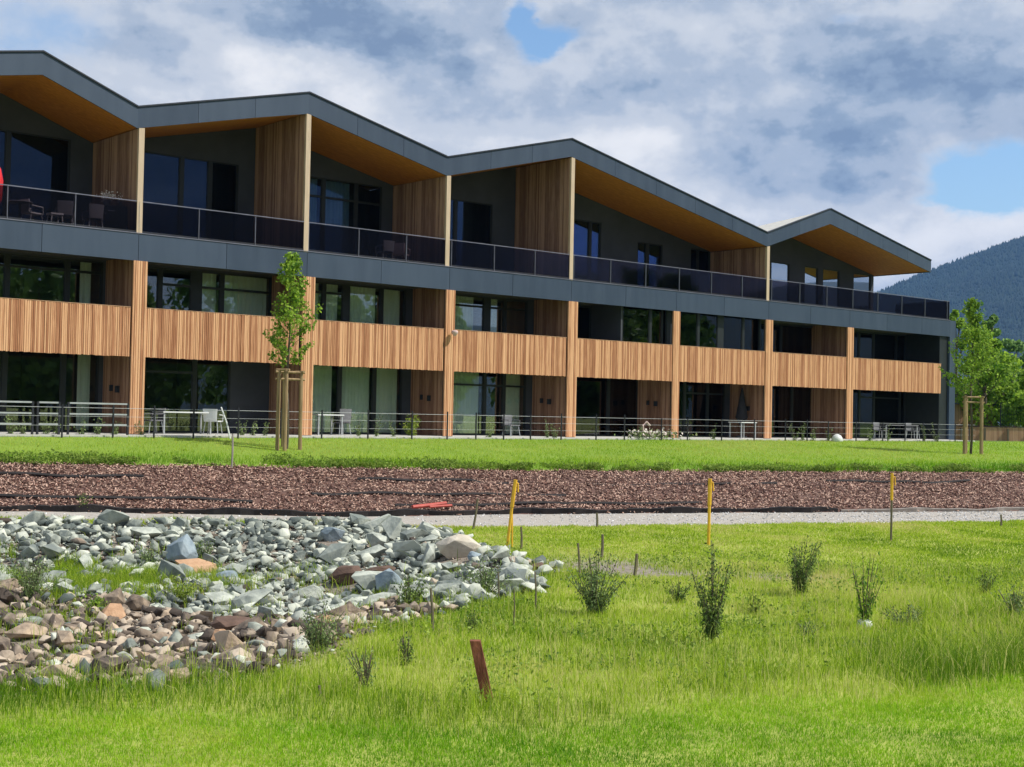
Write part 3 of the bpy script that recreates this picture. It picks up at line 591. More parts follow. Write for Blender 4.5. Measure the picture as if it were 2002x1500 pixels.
def table(lab, mat, loc, rz, L_=1.6, W=.8, h=.74):
    t = thing('patio_table', lab, 'table', loc, rz)
    MB().box(-L_ / 2, L_ / 2, -W / 2, W / 2, h - .04, h).build('tabletop', mat, t)
    for sx in (-1, 1):
        for sy in (-1, 1): MB().box(sx * (L_ / 2 - .06) - .025, sx * (L_ / 2 - .06) + .025, sy * (W / 2 - .06) - .025, sy * (W / 2 - .06) + .025, 0, h - .04).build('leg', MT['lightsteel'], t)
    return t
def on(px, d, z): return tuple(bw(soffit_s(px, d), d, z))
table('pale long patio table behind the fence, between the two leftmost slatted posts', MT['whiteplastic'], on(358, .5, .03), BROT, 1.8)
chair('patio_chair', 'white patio chair at the right end of the pale long table', MT['whiteplastic'], on(417, .3, .03), BROT + PI * .75)
chair('patio_chair', 'dark patio chair left of the pale long table', MT['greyweave'], on(300, .4, .03), BROT - PI * .5)
table('pale patio table in front of the curtained ground-floor windows', MT['whiteplastic'], on(636, .5, .03), BROT, 1.1)
chair('patio_chair', 'dark grey patio chair before the curtained ground-floor window', MT['greyweave'], on(668, .7, .03), BROT + PI, hb=.95)
table('white patio table beside the closed dark parasol', MT['whiteplastic'], on(1452, .3, .03), BROT, 1.1)
table('long grey patio table in the rightmost ground-floor loggia', MT['greyweave'], on(1752, .3, .03), BROT, 2.9)
for px, lb in ((1722, 'dark chair at the left end of the rightmost long table'), (1785, 'dark chair at the right end of the rightmost long table')):
    chair('patio_chair', lb, MT['greyweave'], on(px, -.3, .03), BROT)
chair('patio_chair', 'grey patio chair behind the fence in the third loggia from left', MT['greyweave'], on(1000, .4, .03), BROT)
# closed parasol
P = on(1450, 1.1, .03); t = thing('closed_parasol', 'closed dark parasol beside the slatted partition on the ground floor', 'parasol', P, BROT)
MB().lathe([(.07, .55), (.30, .95), (.20, 1.5), (.09, 2.1), (.03, 2.35)], (0, 0, 0), 10).build('canopy', MT['darkcloth'], t, True); MB().tube([(0, 0, 0), (0, 0, 2.3)], .025).build('pole', MT['steel'], t); MB().lathe([(.28, 0), (.28, .06), (.1, .1)]).build('base', MT['greyweave'], t)
# upper terrace: furniture of the leftmost flat
chair('terrace_chair', 'pale round-backed chair on the upper terrace, beside a white stool', MT['greyweave'], on(117, 1.0, 6.45), BROT + PI * .9, hb=.9)
chair('terrace_chair', 'dark round-backed chair on the upper terrace, left of the covered grill', MT['greyweave'], on(172, 1.0, 6.45), BROT + PI, hb=.9)
chair('terrace_chair', 'pale chair on the upper terrace next to the red parasol', MT['whiteplastic'], on(52, 1.2, 6.45), BROT + PI * .6)
P = on(97, .8, 6.45); t = thing('stool', 'small white stool in front of the pale terrace chair', 'stool', P, BROT); MB().box(-.2, .2, -.2, .2, .42, .47).build('seat', MT['whiteplastic'], t)
for sx in (-1, 1):
    for sy in (-1, 1): MB().tube([(sx * .16, sy * .16, .42), (sx * .2, sy * .2, 0)], .018).build('leg', MT['whiteplastic'], t)
P = on(28, 1.0, 6.45); t = thing('terrace_table', 'dark round terrace table between red parasol and pale chair', 'table', P, BROT); MB().lathe([(.38, .70), (.40, .72), (.38, .74)], n=18).build('tabletop', MT['greyweave'], t); MB().tube([(0, 0, 0), (0, 0, .7)], .04).lathe([(.25, 0), (.25, .03), (.05, .05)]).build('pedestal', MT['steel'], t)
P = on(222, 1.2, 6.45); t = thing('covered_grill', 'barbecue under a dark cover beside the upper slatted partition', 'barbecue', P, BROT); MB().lathe([(.62, 0), (.60, .55), (.56, .9), (.40, .98)], n=4).build('cover', MT['darkcloth'], t); MB().tube([(-.5, -.3, .78), (.5, -.3, .8)], .018).build('handle', MT['lightsteel'], t)
for px, lb in ((198, 'potted white flowers standing left on the covered grill'), (230, 'potted white flowers standing right on the covered grill')):
    P = np.array(on(px, 1.2, 7.43)); t = thing('flower_pot', lb, 'flowers', tuple(P), 0); MB().lathe([(.09, 0), (.13, .16), (.11, .16)]).build('pot', MT['greyweave'], t)
    leaf_mesh('blossoms', RNG.normal(0, .11, (160, 3)) * [1, 1, .8] + [0, 0, .28], .06, MT['petal'], t, aspect=.9)
P = on(-24, 1.0, 6.4); t = thing('red_parasol', 'closed red parasol at the left picture edge on the upper terrace', 'parasol', P, BROT)
MB().lathe([(.10, .5), (.24, .75), (.27, 1.35), (.19, 1.72), (.05, 1.95)], n=12).build('canopy', MT['redcloth'], t, True); MB().tube([(0, 0, 0), (0, 0, 2.05)], .03).lathe([(.05, 1.93), (.06, 2.05), (.02, 2.1)]).build('pole', MT['whiteplastic'], t)
chair('terrace_chair', 'dark chair on the second upper terrace behind the smoked glass', MT['greyweave'], on(745, 1.0, 6.45), BROT + PI)
chair('terrace_chair', 'reddish chair right of the dark one on the second upper terrace', MT['pink'], on(778, 1.2, 6.45), BROT + PI * .7)
# white dome and bouldery flower heap
P = on(1637, -1.75, -.12); t = tag(MB().lathe([(.30, 0), (.36, .12), (.34, .30), (.24, .45), (.10, .53), (.01, .55)], n=20).build('garden_globe', MT['whiteplastic'], None, True), 'white dome-shaped garden lamp on the grass at the terrace edge', 'garden lamp'); t.location = P; t.scale = (.75,) * 3
P = np.array(on(1277, -1.1, .0)); t = thing('flower_bed', 'heap of pale pink blossoms before the loggia with the dark doorway', 'flowers', tuple(P), BROT)
C_ = RNG.normal(0, 1, (110, 3)) * [.85, .2, .10] + [0, 0, .22]; leaf_mesh('blossoms', C_, .13, MT['petal'], t, aspect=.9); leaf_mesh('foliage', RNG.normal(0, 1, (300, 3)) * [.9, .22, .12] + [0, 0, .1], .12, MT['leaf_grey'], t)
MB().tube([(-.55, 0, .1), (-.62, 0, .55), (-.4, 0, .7), (-.2, 0, .55)], .05, 7).build('arched_stem', MT['pink'], t)
# leaning white cane
a = at(450, 858, 30); q = tag(MB().tube([(0, 0, 0), (-.12, 0, .5), (-.32, .0, 1.02)], [.03, .028, .026], 6).build('leaning_cane', MT['whiteplastic']), 'pale cane leaning beside the white patio chair', 'cane'); q.location = tuple(a)

# ------------------------------------------------------------------ trees
def tube_tree(mb, p, d, L_, r, depth, ends, spread=.5, up=.25):
    n = 4; pts = [p]; q = Vector(p); dd = Vector(d).normalized()
    for i in range(n):
        dd = (dd + Vector((random.gauss(0, .12), random.gauss(0, .12), random.gauss(0, .06) + up * .15))).normalized(); q = q + dd * (L_ / n); pts.append(q.copy())
    mb.tube(pts, [r * (1 - .7 * i / n) for i in range(n + 1)], 5, False)
    for q_ in pts[1:]: ends.append((q_, depth))
    if depth > 0:
        for k in range(random.choice((3, 4))):
            j = random.randint(1, n); a = random.uniform(0, 2 * PI); sd = Vector((math.cos(a), math.sin(a), random.uniform(0, .8))) * spread + dd * (1 - spread * .5)
            tube_tree(mb, pts[j], sd, L_ * .55, r * .5, depth - 1, ends, spread, up)
def young_tree(name, lab, loc, height, crown0, width, nleaf, mat, leaf=.11, seed=1, wfn=None, group=None, lean=0., cat='tree'):
    random.seed(seed); t = thing(name, lab, cat, tuple(loc), 0, group); mb = MB(); n = 10
    tr = [Vector((.03 * math.sin(i * 1.3) + lean * (i / n) ** 2, .03 * math.cos(i * 1.7), height * i / n)) for i in range(n + 1)]; tr[0].z = -.1
    r0_ = .0085 * height; mb.tube(tr, [r0_ * (1 - .85 * i / n) + .004 for i in range(n + 1)], 7); mb.build('trunk', MT['bark'], t)
    bm_ = MB(); ends = []; z = crown0; wfn = wfn or (lambda u: math.sin(PI * min(1, (u * .8 + .2))) ** .7 * (1 - .55 * u))
    while z < height * .97:
        u = (z - crown0) / (height - crown0); a = random.uniform(0, 2 * PI); L_ = width * .5 * wfn(u) * random.uniform(.65, 1.2); i = z / height * n; k = int(i); p = tr[k].lerp(tr[min(k + 1, n)], i - k)
        tube_tree(bm_, p, (math.cos(a), math.sin(a), .55 + .6 * u), max(L_, .12), .012 * height / 6 * (1 - .6 * u), 1, ends, .6, .4); z += height * .0115
    bm_.build('branches', MT['bark'], t); E = np.array([tuple(e[0]) for e in ends]); idx = RNG.integers(0, len(E), nleaf)
    C = E[idx] + RNG.normal(0, .055 * (height / 6) ** .5, (nleaf, 3)); tn = np.clip(RNG.normal(.5, .22, nleaf), 0, 1)
    leaf_mesh('crown', C, RNG.uniform(.6, 1.25, nleaf) * leaf, mat, t, tn, up=.0, aspect=.7); random.seed(seed + 77)
    return t
def support_frame(name, lab, loc, spots, h, rz, rad=.055):
    t = thing(name, lab, 'tree support', tuple(loc), rz, 'timber frames round the young trees'); ps = []
    for (x, y) in spots:
        g = Hs(loc[0] + x * math.cos(rz) - y * math.sin(rz), loc[1] + x * math.sin(rz) + y * math.cos(rz)) - loc[2]
        MB().tube([(x, y, g - .2), (x * .96, y * .96, h)], [rad * 1.05, rad], 9).build('stake', MT['stakewood'], t); ps.append((x * .96, y * .96))
    for i in range(len(ps)):
        a, b = Vector((*ps[i], h - .05)), Vector((*ps[(i + 1) % len(ps)], h - .05)); e = (b - a).normalized() * .12
        for dz in ((0, ) if i else (0, -.22)): MB().tube([a - e + Vector((0, 0, dz + .02 * i)), b + e + Vector((0, 0, dz + .02 * i))], .04, 7).build('crossbar', MT['stakewood'], t)
    return t
A = at(560, 878, 34); print('left tree', A)
young_tree('young_tree', 'slender young tree in front of the second slatted post', A, 6.2, 2.45, 1.75, 3600, MT['leaf'], .115, 11,
           lambda u: (.55 + .55 * math.sin(PI * min(1, u * 1.25 + .12))) if u < .66 else max(.1, .75 * (1 - (u - .66) / .36)))
support_frame('tree_support_frame', 'timber stake frame round the slender young tree at left', A, [(-.28, -.42), (.42, -.05), (-.12, .45), (-.05, -.6)], 2.45, .15, .06)
B = at(1898, 888, 38); print('right tree', B)
young_tree('young_tree', 'taller bright green young tree right of the building corner', B, 6.75, 2.3, 2.9, 5200, MT['leaf'], .12, 23,
           lambda u: (.7 + .35 * math.sin(PI * min(1, u * 1.5 + .1))) * (1 - u) ** .8 + .09)
support_frame('tree_support_frame', 'timber stake frame round the bright green tree at right', B, [(-.38, -.2), (.38, -.2), (-.02, .5)], 2.5, .1, .075)
def far_tree(name, lab, px, Y, base_z, height, width, nleaf, mat, leaf, seed, group=None, crown0=.2):
    rs = np.random.default_rng(seed); X = (px - 1001) / F * Y; t = thing(name, lab, 'tree', (X, Y, base_z), 0, group)
    MB().tube([(0, 0, -.3), (.05, 0, height * .35), (0, .1, height * .8)], [height * .022, height * .016, height * .006], 7).build('trunk', MT['bark'], t)
    nb = 26; u = rs.uniform(0, 1, nb); a = rs.uniform(0, 2 * PI, nb); rr = width * .42 * np.sqrt(rs.uniform(.1, 1, nb)) * np.sin(PI * (u * .78 + .18)) ** .8; Cc = np.stack([np.cos(a) * rr, np.sin(a) * rr, height * (crown0 + (1 - crown0) * .93 * u)], 1)
    rad = width * rs.uniform(.10, .2, nb) * (1.15 - .6 * u); mb = MB()
    for c in Cc: mb.tube([(0, 0, max(c[2] - height * .22, height * .12)), tuple(c)], [height * .007, height * .002], 5, False)
    mb.build('branches', MT['bark'], t); k = rs.integers(0, nb, nleaf); d = rs.normal(size=(nleaf, 3)); d /= np.linalg.norm(d, axis=1)[:, None]
    C = Cc[k] + d * (rad[k] * rs.uniform(.45, 1.1, nleaf))[:, None] * [1, 1, .8]; leaf_mesh('crown', C, rs.uniform(.6, 1.3, nleaf) * leaf, mat, t, np.clip(rs.normal(.5, .2, nleaf) + (rs.uniform(-.15, .15, nb))[k], 0, 1), up=.2, aspect=.75)
FT = [('bushy_tree', 'round light green tree directly behind the staked right tree', 1925, 86, -.05, 6.9, 5.0, 6000, .26, 31), ('bushy_tree', 'bushy green tree right of the staked tree, above the boarded fence', 1972, 88, -.05, 5.2, 4.6, 5000, .25, 32),
      ('bushy_tree', 'low bushy tree at the right picture edge behind the wire mesh', 2020, 84, -.05, 4.6, 4.5, 4500, .24, 33), ('slim_tree', 'slim leafy tree top showing just past the balustrade corner', 1868, 92, -.05, 8.9, 2.5, 3200, .24, 34),
      ('slim_tree', 'slim pale tree standing behind the crown of the staked tree', 1937, 110, 0, 10.2, 3.2, 3200, .28, 35),
      ('tall_tree', 'blue-green tree farther back at the right picture edge', 1985, 190, 0, 13.5, 8.5, 6000, .5, 36), ('tall_tree', 'blue-green tree farther back, left of its taller neighbour', 1948, 215, 0, 12.5, 8, 5000, .5, 37), ('tall_tree', 'blue-green tree cut by the right edge behind the bushy trees', 2030, 200, 0, 14, 9, 5000, .5, 38)]
for (nm, lb, px, Y, bz, h_, w_, nl, lf, sd_) in FT: far_tree(nm, lb, px, Y, bz, h_, w_, nl, MT['leaf_far'] if Y > 100 else MT['leaf'], lf, sd_, 'trees behind the right end of the building')
# wood reflected in the windows, off to the right
def woodland():
    n = 70; rs = np.random.default_rng(5); Cs = []; tn = []; tb = MB()
    for i in range(n):
        y = rs.uniform(-75, 62); x = 62 + rs.uniform(0, 30) + max(0, (y - 40)) * .5; h = rs.uniform(10, 17); w = h * .42; k = 900
        u = rs.uniform(0, 1, k); a = rs.uniform(0, 2 * PI, k); r = w * .6 * np.sin(PI * (u * .8 + .15)) ** .7 * rs.uniform(.5, 1, k) * (1 + .25 * np.sin(a * 3 + u * 9)); Cs.append(np.stack([x + r * np.cos(a), y + r * np.sin(a), h * (.12 + .88 * u) - .5], 1)); tn.append(np.clip(rs.normal(.5, .25, k), 0, 1))
        tb.tube([(x, y, -2), (x, y, h * .8)], [.25, .08], 5)
    o = tag(leaf_mesh('woodland', np.concatenate(Cs), .95, MT['leaf_far'], None, np.concatenate(tn), aspect=.8), 'wood of leafy trees standing off to the right, seen mirrored in the windows', 'woodland', kind='stuff')
    tb.build('trunks', MT['bark'], o)
woodland()
# timber shed, mesh fence, boarded fence on the right
def slat_box(name, lab, cat, px0, px1, Y, z0, z1, depth):
    x0, x1 = (px0 - 1001) / F * Y, (px1 - 1001) / F * Y; t = thing(name, lab, cat, (x0, Y, 0), .1); b = MB(); s = 0
    while s < x1 - x0 - .05: b.box(s, s + .12, 0, .03, z0, z1); s += .14
    b.build('front_boards', MT['paleclay'], t); MB().box(0, x1 - x0, .032, depth, z0, z1 - .02).build('body', MT['backing'], t); MB().box(-.15, x1 - x0 + .15, -.15, depth + .1, z1, z1 + .09).build('roof', MT['cap'], t)
    return t
slat_box('timber_shed', 'pale timber shed beyond the building corner, behind the tree stakes', 'shed', 1862, 1944, 86, -.1, 2.1, 2.5)
def board_fence():
    t = thing('board_fence', 'low reddish board fence with dark posts right of the building corner', 'fence', (25.0, 80.0, -.05), 0); b = MB(); s = -.6
    while s < 16: b.box(s, s + .15, 0, .025, -.05, .78); s += .155
    b.build('boards', MT['paleclay'], t); MB().box(-.7, 16, -.03, .05, .79, .86).build('top_rail', MT['backing'], t)
    for k in range(12): MB().box(-.3 + 1.35 * k - .05, -.3 + 1.35 * k + .05, -.12, -.02, -.4, .72).build('fence_post', MT['stake'], t)
board_fence()
def mesh_fence():
    t = thing('mesh_fence', 'dark wire mesh fence behind the board fence at the right edge', 'fence', (29.4, 83.0, 0), .05)
    for k in range(8): MB().tube([(k * 1.6, 0, -.1), (k * 1.6, 0, 2.2)], .035, 6).build('fence_post', MT['steel'], t)
    w = MB()
    for z in np.arange(.1, 2.1, .2): w.box(0, 11.2, -.006, .006, z, z + .012)
    for x in np.arange(.1, 11.2, .14): w.box(x, x + .01, -.004, .008, .1, 2.1)
    w.build('wire_mesh', MT['steel'], t)
mesh_fence()

# ------------------------------------------------------------------ rocks
def rock_mesh(seed, flat=.65, npt=12):
    import bmesh
    rs = random.Random(seed); bm = bmesh.new()
    for i in range(npt):
        v = Vector((rs.gauss(0, 1), rs.gauss(0, 1), rs.gauss(0, 1))).normalized(); v = Vector((v.x * 1.0, v.y * .7, v.z * flat)) * rs.uniform(.36, .60); bm.verts.new(v)
    r = bmesh.ops.convex_hull(bm, input=bm.verts[:]); bmesh.ops.delete(bm, geom=[g for g in r['geom_interior'] if isinstance(g, bmesh.types.BMVert)], context='VERTS')
    bmesh.ops.dissolve_limit(bm, angle_limit=.18, verts=bm.verts[:], edges=bm.edges[:])
    bmesh.ops.bevel(bm, geom=bm.edges[:], offset=.009, segments=1, affect='EDGES', clamp_overlap=True)
    bmesh.ops.triangulate(bm, faces=bm.faces[:]); me = bpy.data.meshes.new('rock'); bm.to_mesh(me); bm.free(); return me
PALE = [rock_mesh(100 + i, random.uniform(.45, .75)) for i in range(9)]; BROWN = [rock_mesh(200 + i, random.uniform(.5, .8)) for i in range(9)]; SMALL = [rock_mesh(300 + i, random.uniform(.38, .75), 13) for i in range(10)]
for m_ in PALE: m_.materials.append(MT['rock_pale'])
for m_ in BROWN: m_.materials.append(MT['rock_brown'])
def far_bank(x, y):   # 1 on the upper, pale part of the stone bed; 0 on the lower, brown part
    return y > 22.6 - 1.0 * (x + 4) * (x > -4) - .35 * (x + 4) * (x <= -4) + 1.6 * (fbm(x, y, .8, 3) - .5)
# rocks one can point to
SPECIAL = [((355, 1108), 60, 72, 'rock_blue', 'upright blue-grey pointed rock standing among the pale stones', .85, 1.4), ((378, 1128), 78, 40, 'rock_orange', 'flat orange rock at the foot of the upright blue-grey one', .3, 1.),
           ((895, 1092), 82, 60, 'rock_sand', 'large rounded sandy boulder at the right tip of the stone bed', .8, 1.1), ((652, 1060), 50, 42, 'rock_blue', 'blue-grey rock with a lit right face high on the stone bed', .8, 1.), ((735, 1075), 48, 45, 'rock_pale', 'grey-green rock beside the blue-grey one near the path', .8, 1.),
           ((760, 1158), 60, 48, 'rock_blue', 'slate-blue rock beside the dark brown slabs', .8, 1.), ((680, 1142), 72, 42, 'rock_dark', 'dark brown slab rock in the middle of the stone bed', .6, 1.), ((745, 1128), 66, 26, 'rock_dark', 'long dark brown slab right of its larger neighbour', .4, 1.),
           ((215, 1225), 48, 50, 'rock_orange', 'tan rock with an orange face in the brown lower stones', .8, 1.), ((270, 1195), 56, 38, 'rock_brown', 'flat pale brown rock above the tan one', .5, 1.), ((450, 1235), 90, 36, 'rock_dark', 'broad dark brown rock low in the stone bed', .55, 1.),
           ((45, 1255), 75, 40, 'rock_brown', 'broad brown rock at the left edge of the lower stones', .55, 1.), ((600, 1180), 70, 40, 'rock_pale', 'wide pale rock above the brown stones in the middle', .6, 1.), ((430, 1265), 50, 40, 'rock_orange', 'ochre rock right beside the broad dark one', .7, 1.),
           ((630, 1235), 46, 40, 'rock_orange', 'pinkish rock at the grassy lower edge of the stone bed', .8, 1.), ((925, 1100), 30, 24, 'rock_blue', 'small dark blue rock against the sandy boulder', .8, 1.), ((1055, 1118), 42, 20, 'rock_dark', 'dark flat rock at the bare right tip of the stone bed', .5, 1.), ((445, 1150), 50, 40, 'rock_blue', 'blue-green rock beneath the flat orange one', .8, 1.)]
taken = []
for i, ((px, py), wp, hp, mt, lb, fl, asp) in enumerate(SPECIAL):
    p = at(px, py); s = wp / F * p[1] / .95; me = rock_mesh(500 + i, .8, 22 if mt != 'rock_sand' else 40); me.materials.append(MT[mt])
    o = bpy.data.objects.new('rock', me); COL.objects.link(o); o.scale = (s, s * .9, s * max(.35, hp / wp) * 1.15); o.location = (p[0], p[1] + .1, p[2] + s * .36 * hp / wp); o.rotation_euler = (random.uniform(-.15, .15), random.uniform(-.15, .15), random.uniform(0, .6)); tag(o, lb, 'rock'); taken.append((p[0], p[1], s))
# the 282 other large ones, then the rubble
cand = []; rr_ = random.Random(3)
while len(cand) < 282:
    x = rr_.uniform(-13.5, 2.2); y = rr_.uniform(13.5, 31)
    if x < -.40 * y - .5 : continue
    sd = float(sdist(np.array([x]), np.array([y]))[0])
    if sd < .15: continue
    pale = bool(far_bank(x, y)); s = (.26 + .55 * rr_.random() ** 1.8) * (1.15 if x > -6 else 1) if pale else .18 + .42 * rr_.random() ** 1.6
    if any((x - a) ** 2 + (y - b) ** 2 < ((s + c) * (.36 if pale else .42)) ** 2 for a, b, c in taken + [(q[0], q[1], q[2]) for q in cand]): continue
    cand.append((x, y, s, pale))
for (x, y, s, pale) in cand:
    me = rr_.choice(PALE if pale else BROWN); o = bpy.data.objects.new('rock', me); COL.objects.link(o); zs = rr_.uniform(.7, 1.15)
    o.scale = (s * rr_.uniform(.9, 1.3), s * rr_.uniform(.8, 1.1), s * zs); o.location = (x, y, Hs(x, y) + s * .24 * zs); o.rotation_euler = (rr_.uniform(-.35, .35), rr_.uniform(-.35, .35), rr_.uniform(0, 6.28))
    if pale: tag(o, 'pale grey-green rock lying among its like on the upper bank of the stone bed', 'rock', 'pale rocks of the upper bank')
    else: tag(o, 'brown angular rock lying among its like in the lower part of the stone bed', 'rock', 'brown rocks of the lower bed')
def rubble(name, lab, n, pred, smin, smax, mat, seed, xr=(-15, 3), yr=(12.5, 31.3), lift=.05):
    rs = np.random.default_rng(seed); x = rs.uniform(*xr, n * 3); y = rs.uniform(*yr, n * 3); k = pred(x, y); x = x[k][:n]; y = y[k][:n]; z = H(x, y); n = len(x)
    if smax > .15:
        kk = np.ones(n, bool)
        for (a_, b_, c_) in taken: kk &= ((x - a_) / (c_ * .62)) ** 2 + ((y - b_ + c_ * .35) / (c_ * .75)) ** 2 > 1
        x, y, z = x[kk], y[kk], z[kk]; n = len(x)
    s = smin + (smax - smin) * rs.uniform(0, 1, n) ** 3.2; Vs = []; Fs = []; off = 0
    for j, me in enumerate(SMALL):
        mv = np.zeros(len(me.vertices) * 3, dtype=np.float32); me.vertices.foreach_get('co', mv); mv = mv.reshape(-1, 3); mf = np.array([p.vertices[:] for p in me.polygons]); idx = np.arange(n)[j::len(SMALL)]; m_ = len(idx)
        q = rs.normal(size=(m_, 4)); q /= np.linalg.norm(q, axis=1)[:, None]; w, a, b, c = q.T
        R = np.stack([1 - 2 * (b * b + c * c), 2 * (a * b - c * w), 2 * (a * c + b * w), 2 * (a * b + c * w), 1 - 2 * (a * a + c * c), 2 * (b * c - a * w), 2 * (a * c - b * w), 2 * (b * c + a * w), 1 - 2 * (a * a + b * b)], 1).reshape(-1, 3, 3)
        P = np.einsum('nij,vj->nvi', R, mv) * s[idx][:, None, None]; P[:, :, 2] *= .75; P += np.stack([x[idx], y[idx], z[idx] + s[idx] * lift * 3 + (rs.uniform(0, 1, m_) ** 3 * .10 if smax > .15 else 0)], 1)[:, None, :]
        Vs.append(P.reshape(-1, 3)); Fs.append((mf[None] + (off + np.arange(m_) * len(mv))[:, None, None]).reshape(-1, 3)); off += m_ * len(mv)
    return tag(np_mesh(name, np.concatenate(Vs), np.concatenate(Fs), mat), lab, 'rubble', kind='stuff')
rubble('stone_grit', 'fine grey and brown grit between the larger stones', 24000, lambda x, y: sdist(x, y) > .0, .02, .085, MT['rub_brown'], 12, lift=.04)
edge_n = lambda x, y: .25 * wob(x, y, 2.5)
rubble('pale_rubble', 'pale grey-green crushed stone filling the upper bank of the stone bed', 12500, lambda x, y: (sdist(x, y) > -.1 + edge_n(x, y)) & (far_bank(x, y) | (np.random.default_rng(8).uniform(0, 1, len(x)) < .10)), .07, .42, MT['rub_pale'], 1)
rubble('brown_rubble', 'brown and grey broken stone filling the lower part of the stone bed', 12500, lambda x, y: (sdist(x, y) > .05 + edge_n(x, y)) & (~far_bank(x, y) | (np.random.default_rng(9).uniform(0, 1, len(x)) < .05)) & (fbm(x, y, .9, 4) < .56 + .25 * np.random.default_rng(7).uniform(-.4, 1, len(x))), .05, .36, MT['rub_brown'], 2)
rubble('path_pebbles', 'loose grey gravel strewn over the path', 9000, lambda x, y: (y > Yp(x) - .15) & (y < Ym(x)) & (RNG.uniform(0, 1, len(x)) < np.clip(.35 + .05 * x, .2, 1)), .025, .09, MT['gravelst'], 4, (-14, 19), (29.5, 44), .02)

# ------------------------------------------------------------------ mulch chips, edging
def chips():
    n = 62000; x = RNG.uniform(-16, 21, n); t = RNG.uniform(.0, 1.02, n); kk = RNG.uniform(0, 1, n) < .15 + 1.25 * fbm(x * .6, t * 5, 1.1, 4); x = x[kk]; t = t[kk]; n = len(x); y = Ym(x) + (Ye(x) - Ym(x)) * t + RNG.normal(0, .05, n); z = H(x, y); L_ = .04 + .12 * RNG.uniform(0, 1, n) ** 1.6; W = RNG.uniform(.02, .05, n)
    a = RNG.uniform(0, 2 * PI, n); el = RNG.normal(.2, .4, n); d = np.stack([np.cos(a) * np.cos(el), np.sin(a) * np.cos(el), np.sin(el)], 1); s = np.cross(d, RNG.normal(size=(n, 3)) * [.5, .5, 1] + [0, 0, .3]); s /= np.linalg.norm(s, axis=1)[:, None]; nn = np.cross(d, s)
    C = np.stack([x, y, z + .03], 1); Lh = (L_ / 2)[:, None]; Wh = (W / 2)[:, None]
    V = np.stack([C - d * Lh - s * Wh, C - d * Lh + s * Wh, C + d * Lh + s * Wh * .5, C + d * Lh - s * Wh * .6, C + nn * .018], 1).reshape(-1, 3); k = np.arange(n)[:, None] * 5
    Fc = np.concatenate([k + [0, 1, 4], k + [1, 2, 4], k + [2, 3, 4], k + [3, 0, 4], k + [0, 3, 2], k + [0, 2, 1]], 0)
    tag(np_mesh('bark_mulch', V, Fc, MT['chips']), 'reddish brown bark chips covering the sloping bed below the lawn', 'mulch', kind='stuff')
chips()
def edging(name, lab, x0, x1, h, dy, mat, w=.05):
    X = np.arange(x0, x1, .3); rows = []
    for i, x in enumerate(X):
        y = float(Ym(x)) + dy + .04 * math.sin(x * 2.1) + .03 * math.sin(x * 5); z = Hs(x, y - .1) ; hh = h * (1 + .25 * math.sin(x * 1.7) + .15 * math.sin(x * 4.3)); rows.append([(x, y, z - .05), (x, y - .06, z + hh), (x, y - .06 + w, z + hh + .01), (x, y + w + .12, z - .05)])
    b = MB(); b.add([p for r in rows for p in r], [(i * 4 + j, (i + 1) * 4 + j, (i + 1) * 4 + (j + 1) % 4, i * 4 + (j + 1) % 4) for i in range(len(rows) - 1) for j in range(4)])
    return tag(b.build(name, mat), lab, 'edging')
edging('black_edging', 'black ground fabric showing along the lower edge of the mulch bed', -18, 9.6, .13, 0, MT['fabric'], .12)
edging('kerb_edging', 'pale kerb edging along the right end of the mulch bed', 9.7, 22, .09, 0, MT['kerb'], .10)
for i, (x0, x1, t0, lb) in enumerate(((-15, -9.6, .70, 'dark half-buried batten high at the left end of the mulch'), (-4.3, .3, .66, 'dark half-buried batten high in the mulch left of the leaning yellow stake'), (-5.2, 1.6, .32, 'long dark batten across the lower mulch, mid-picture'), (2.2, 8.4, .60, 'dark half-buried batten between the leaning and the upright yellow stake'), (10.2, 15.5, .64, 'dark batten in the mulch before the right tree'), (-16, -6.5, .18, 'long dark batten low in the mulch above the stone bed'), (-3.0, 5.5, .12, 'lowest dark batten in the mulch, above the path'))):
    X = np.linspace(x0, x1, 14); b = MB(); Yv_ = Ym(X) + (Ye(X) - Ym(X)) * (t0 + .015 * np.sin(X * 1.3)); b.tube([(a_, b_ - .02, Hs(a_, b_) + .035 + .015 * math.sin(a_ * 3)) for a_, b_ in zip(X, Yv_)], .055, 6); tag(b.build('retaining_batten', MT['fabric']), lb, 'batten')
a = at(806, 999, 25); b = at(872, 994, 25); L_ = float(np.linalg.norm(b - a)); tt = thing('red_hose_pipe', 'red pipe lying at the foot of the mulch bed beside the path', 'pipe', tuple(a + [0, 0, .1]), math.atan2(b[1] - a[1], b[0] - a[0]))
MB().tube([(0, 0, 0), (L_ * .5, 0, .03), (L_, 0, .07)], .05, 8).build('pipe_body', MT['redbar'], tt); MB().tube([(L_ * .4, -.15, .0), (L_ + .05, -.17, .02)], .035, 8).build('lower_pipe', MT['redbar'], tt)

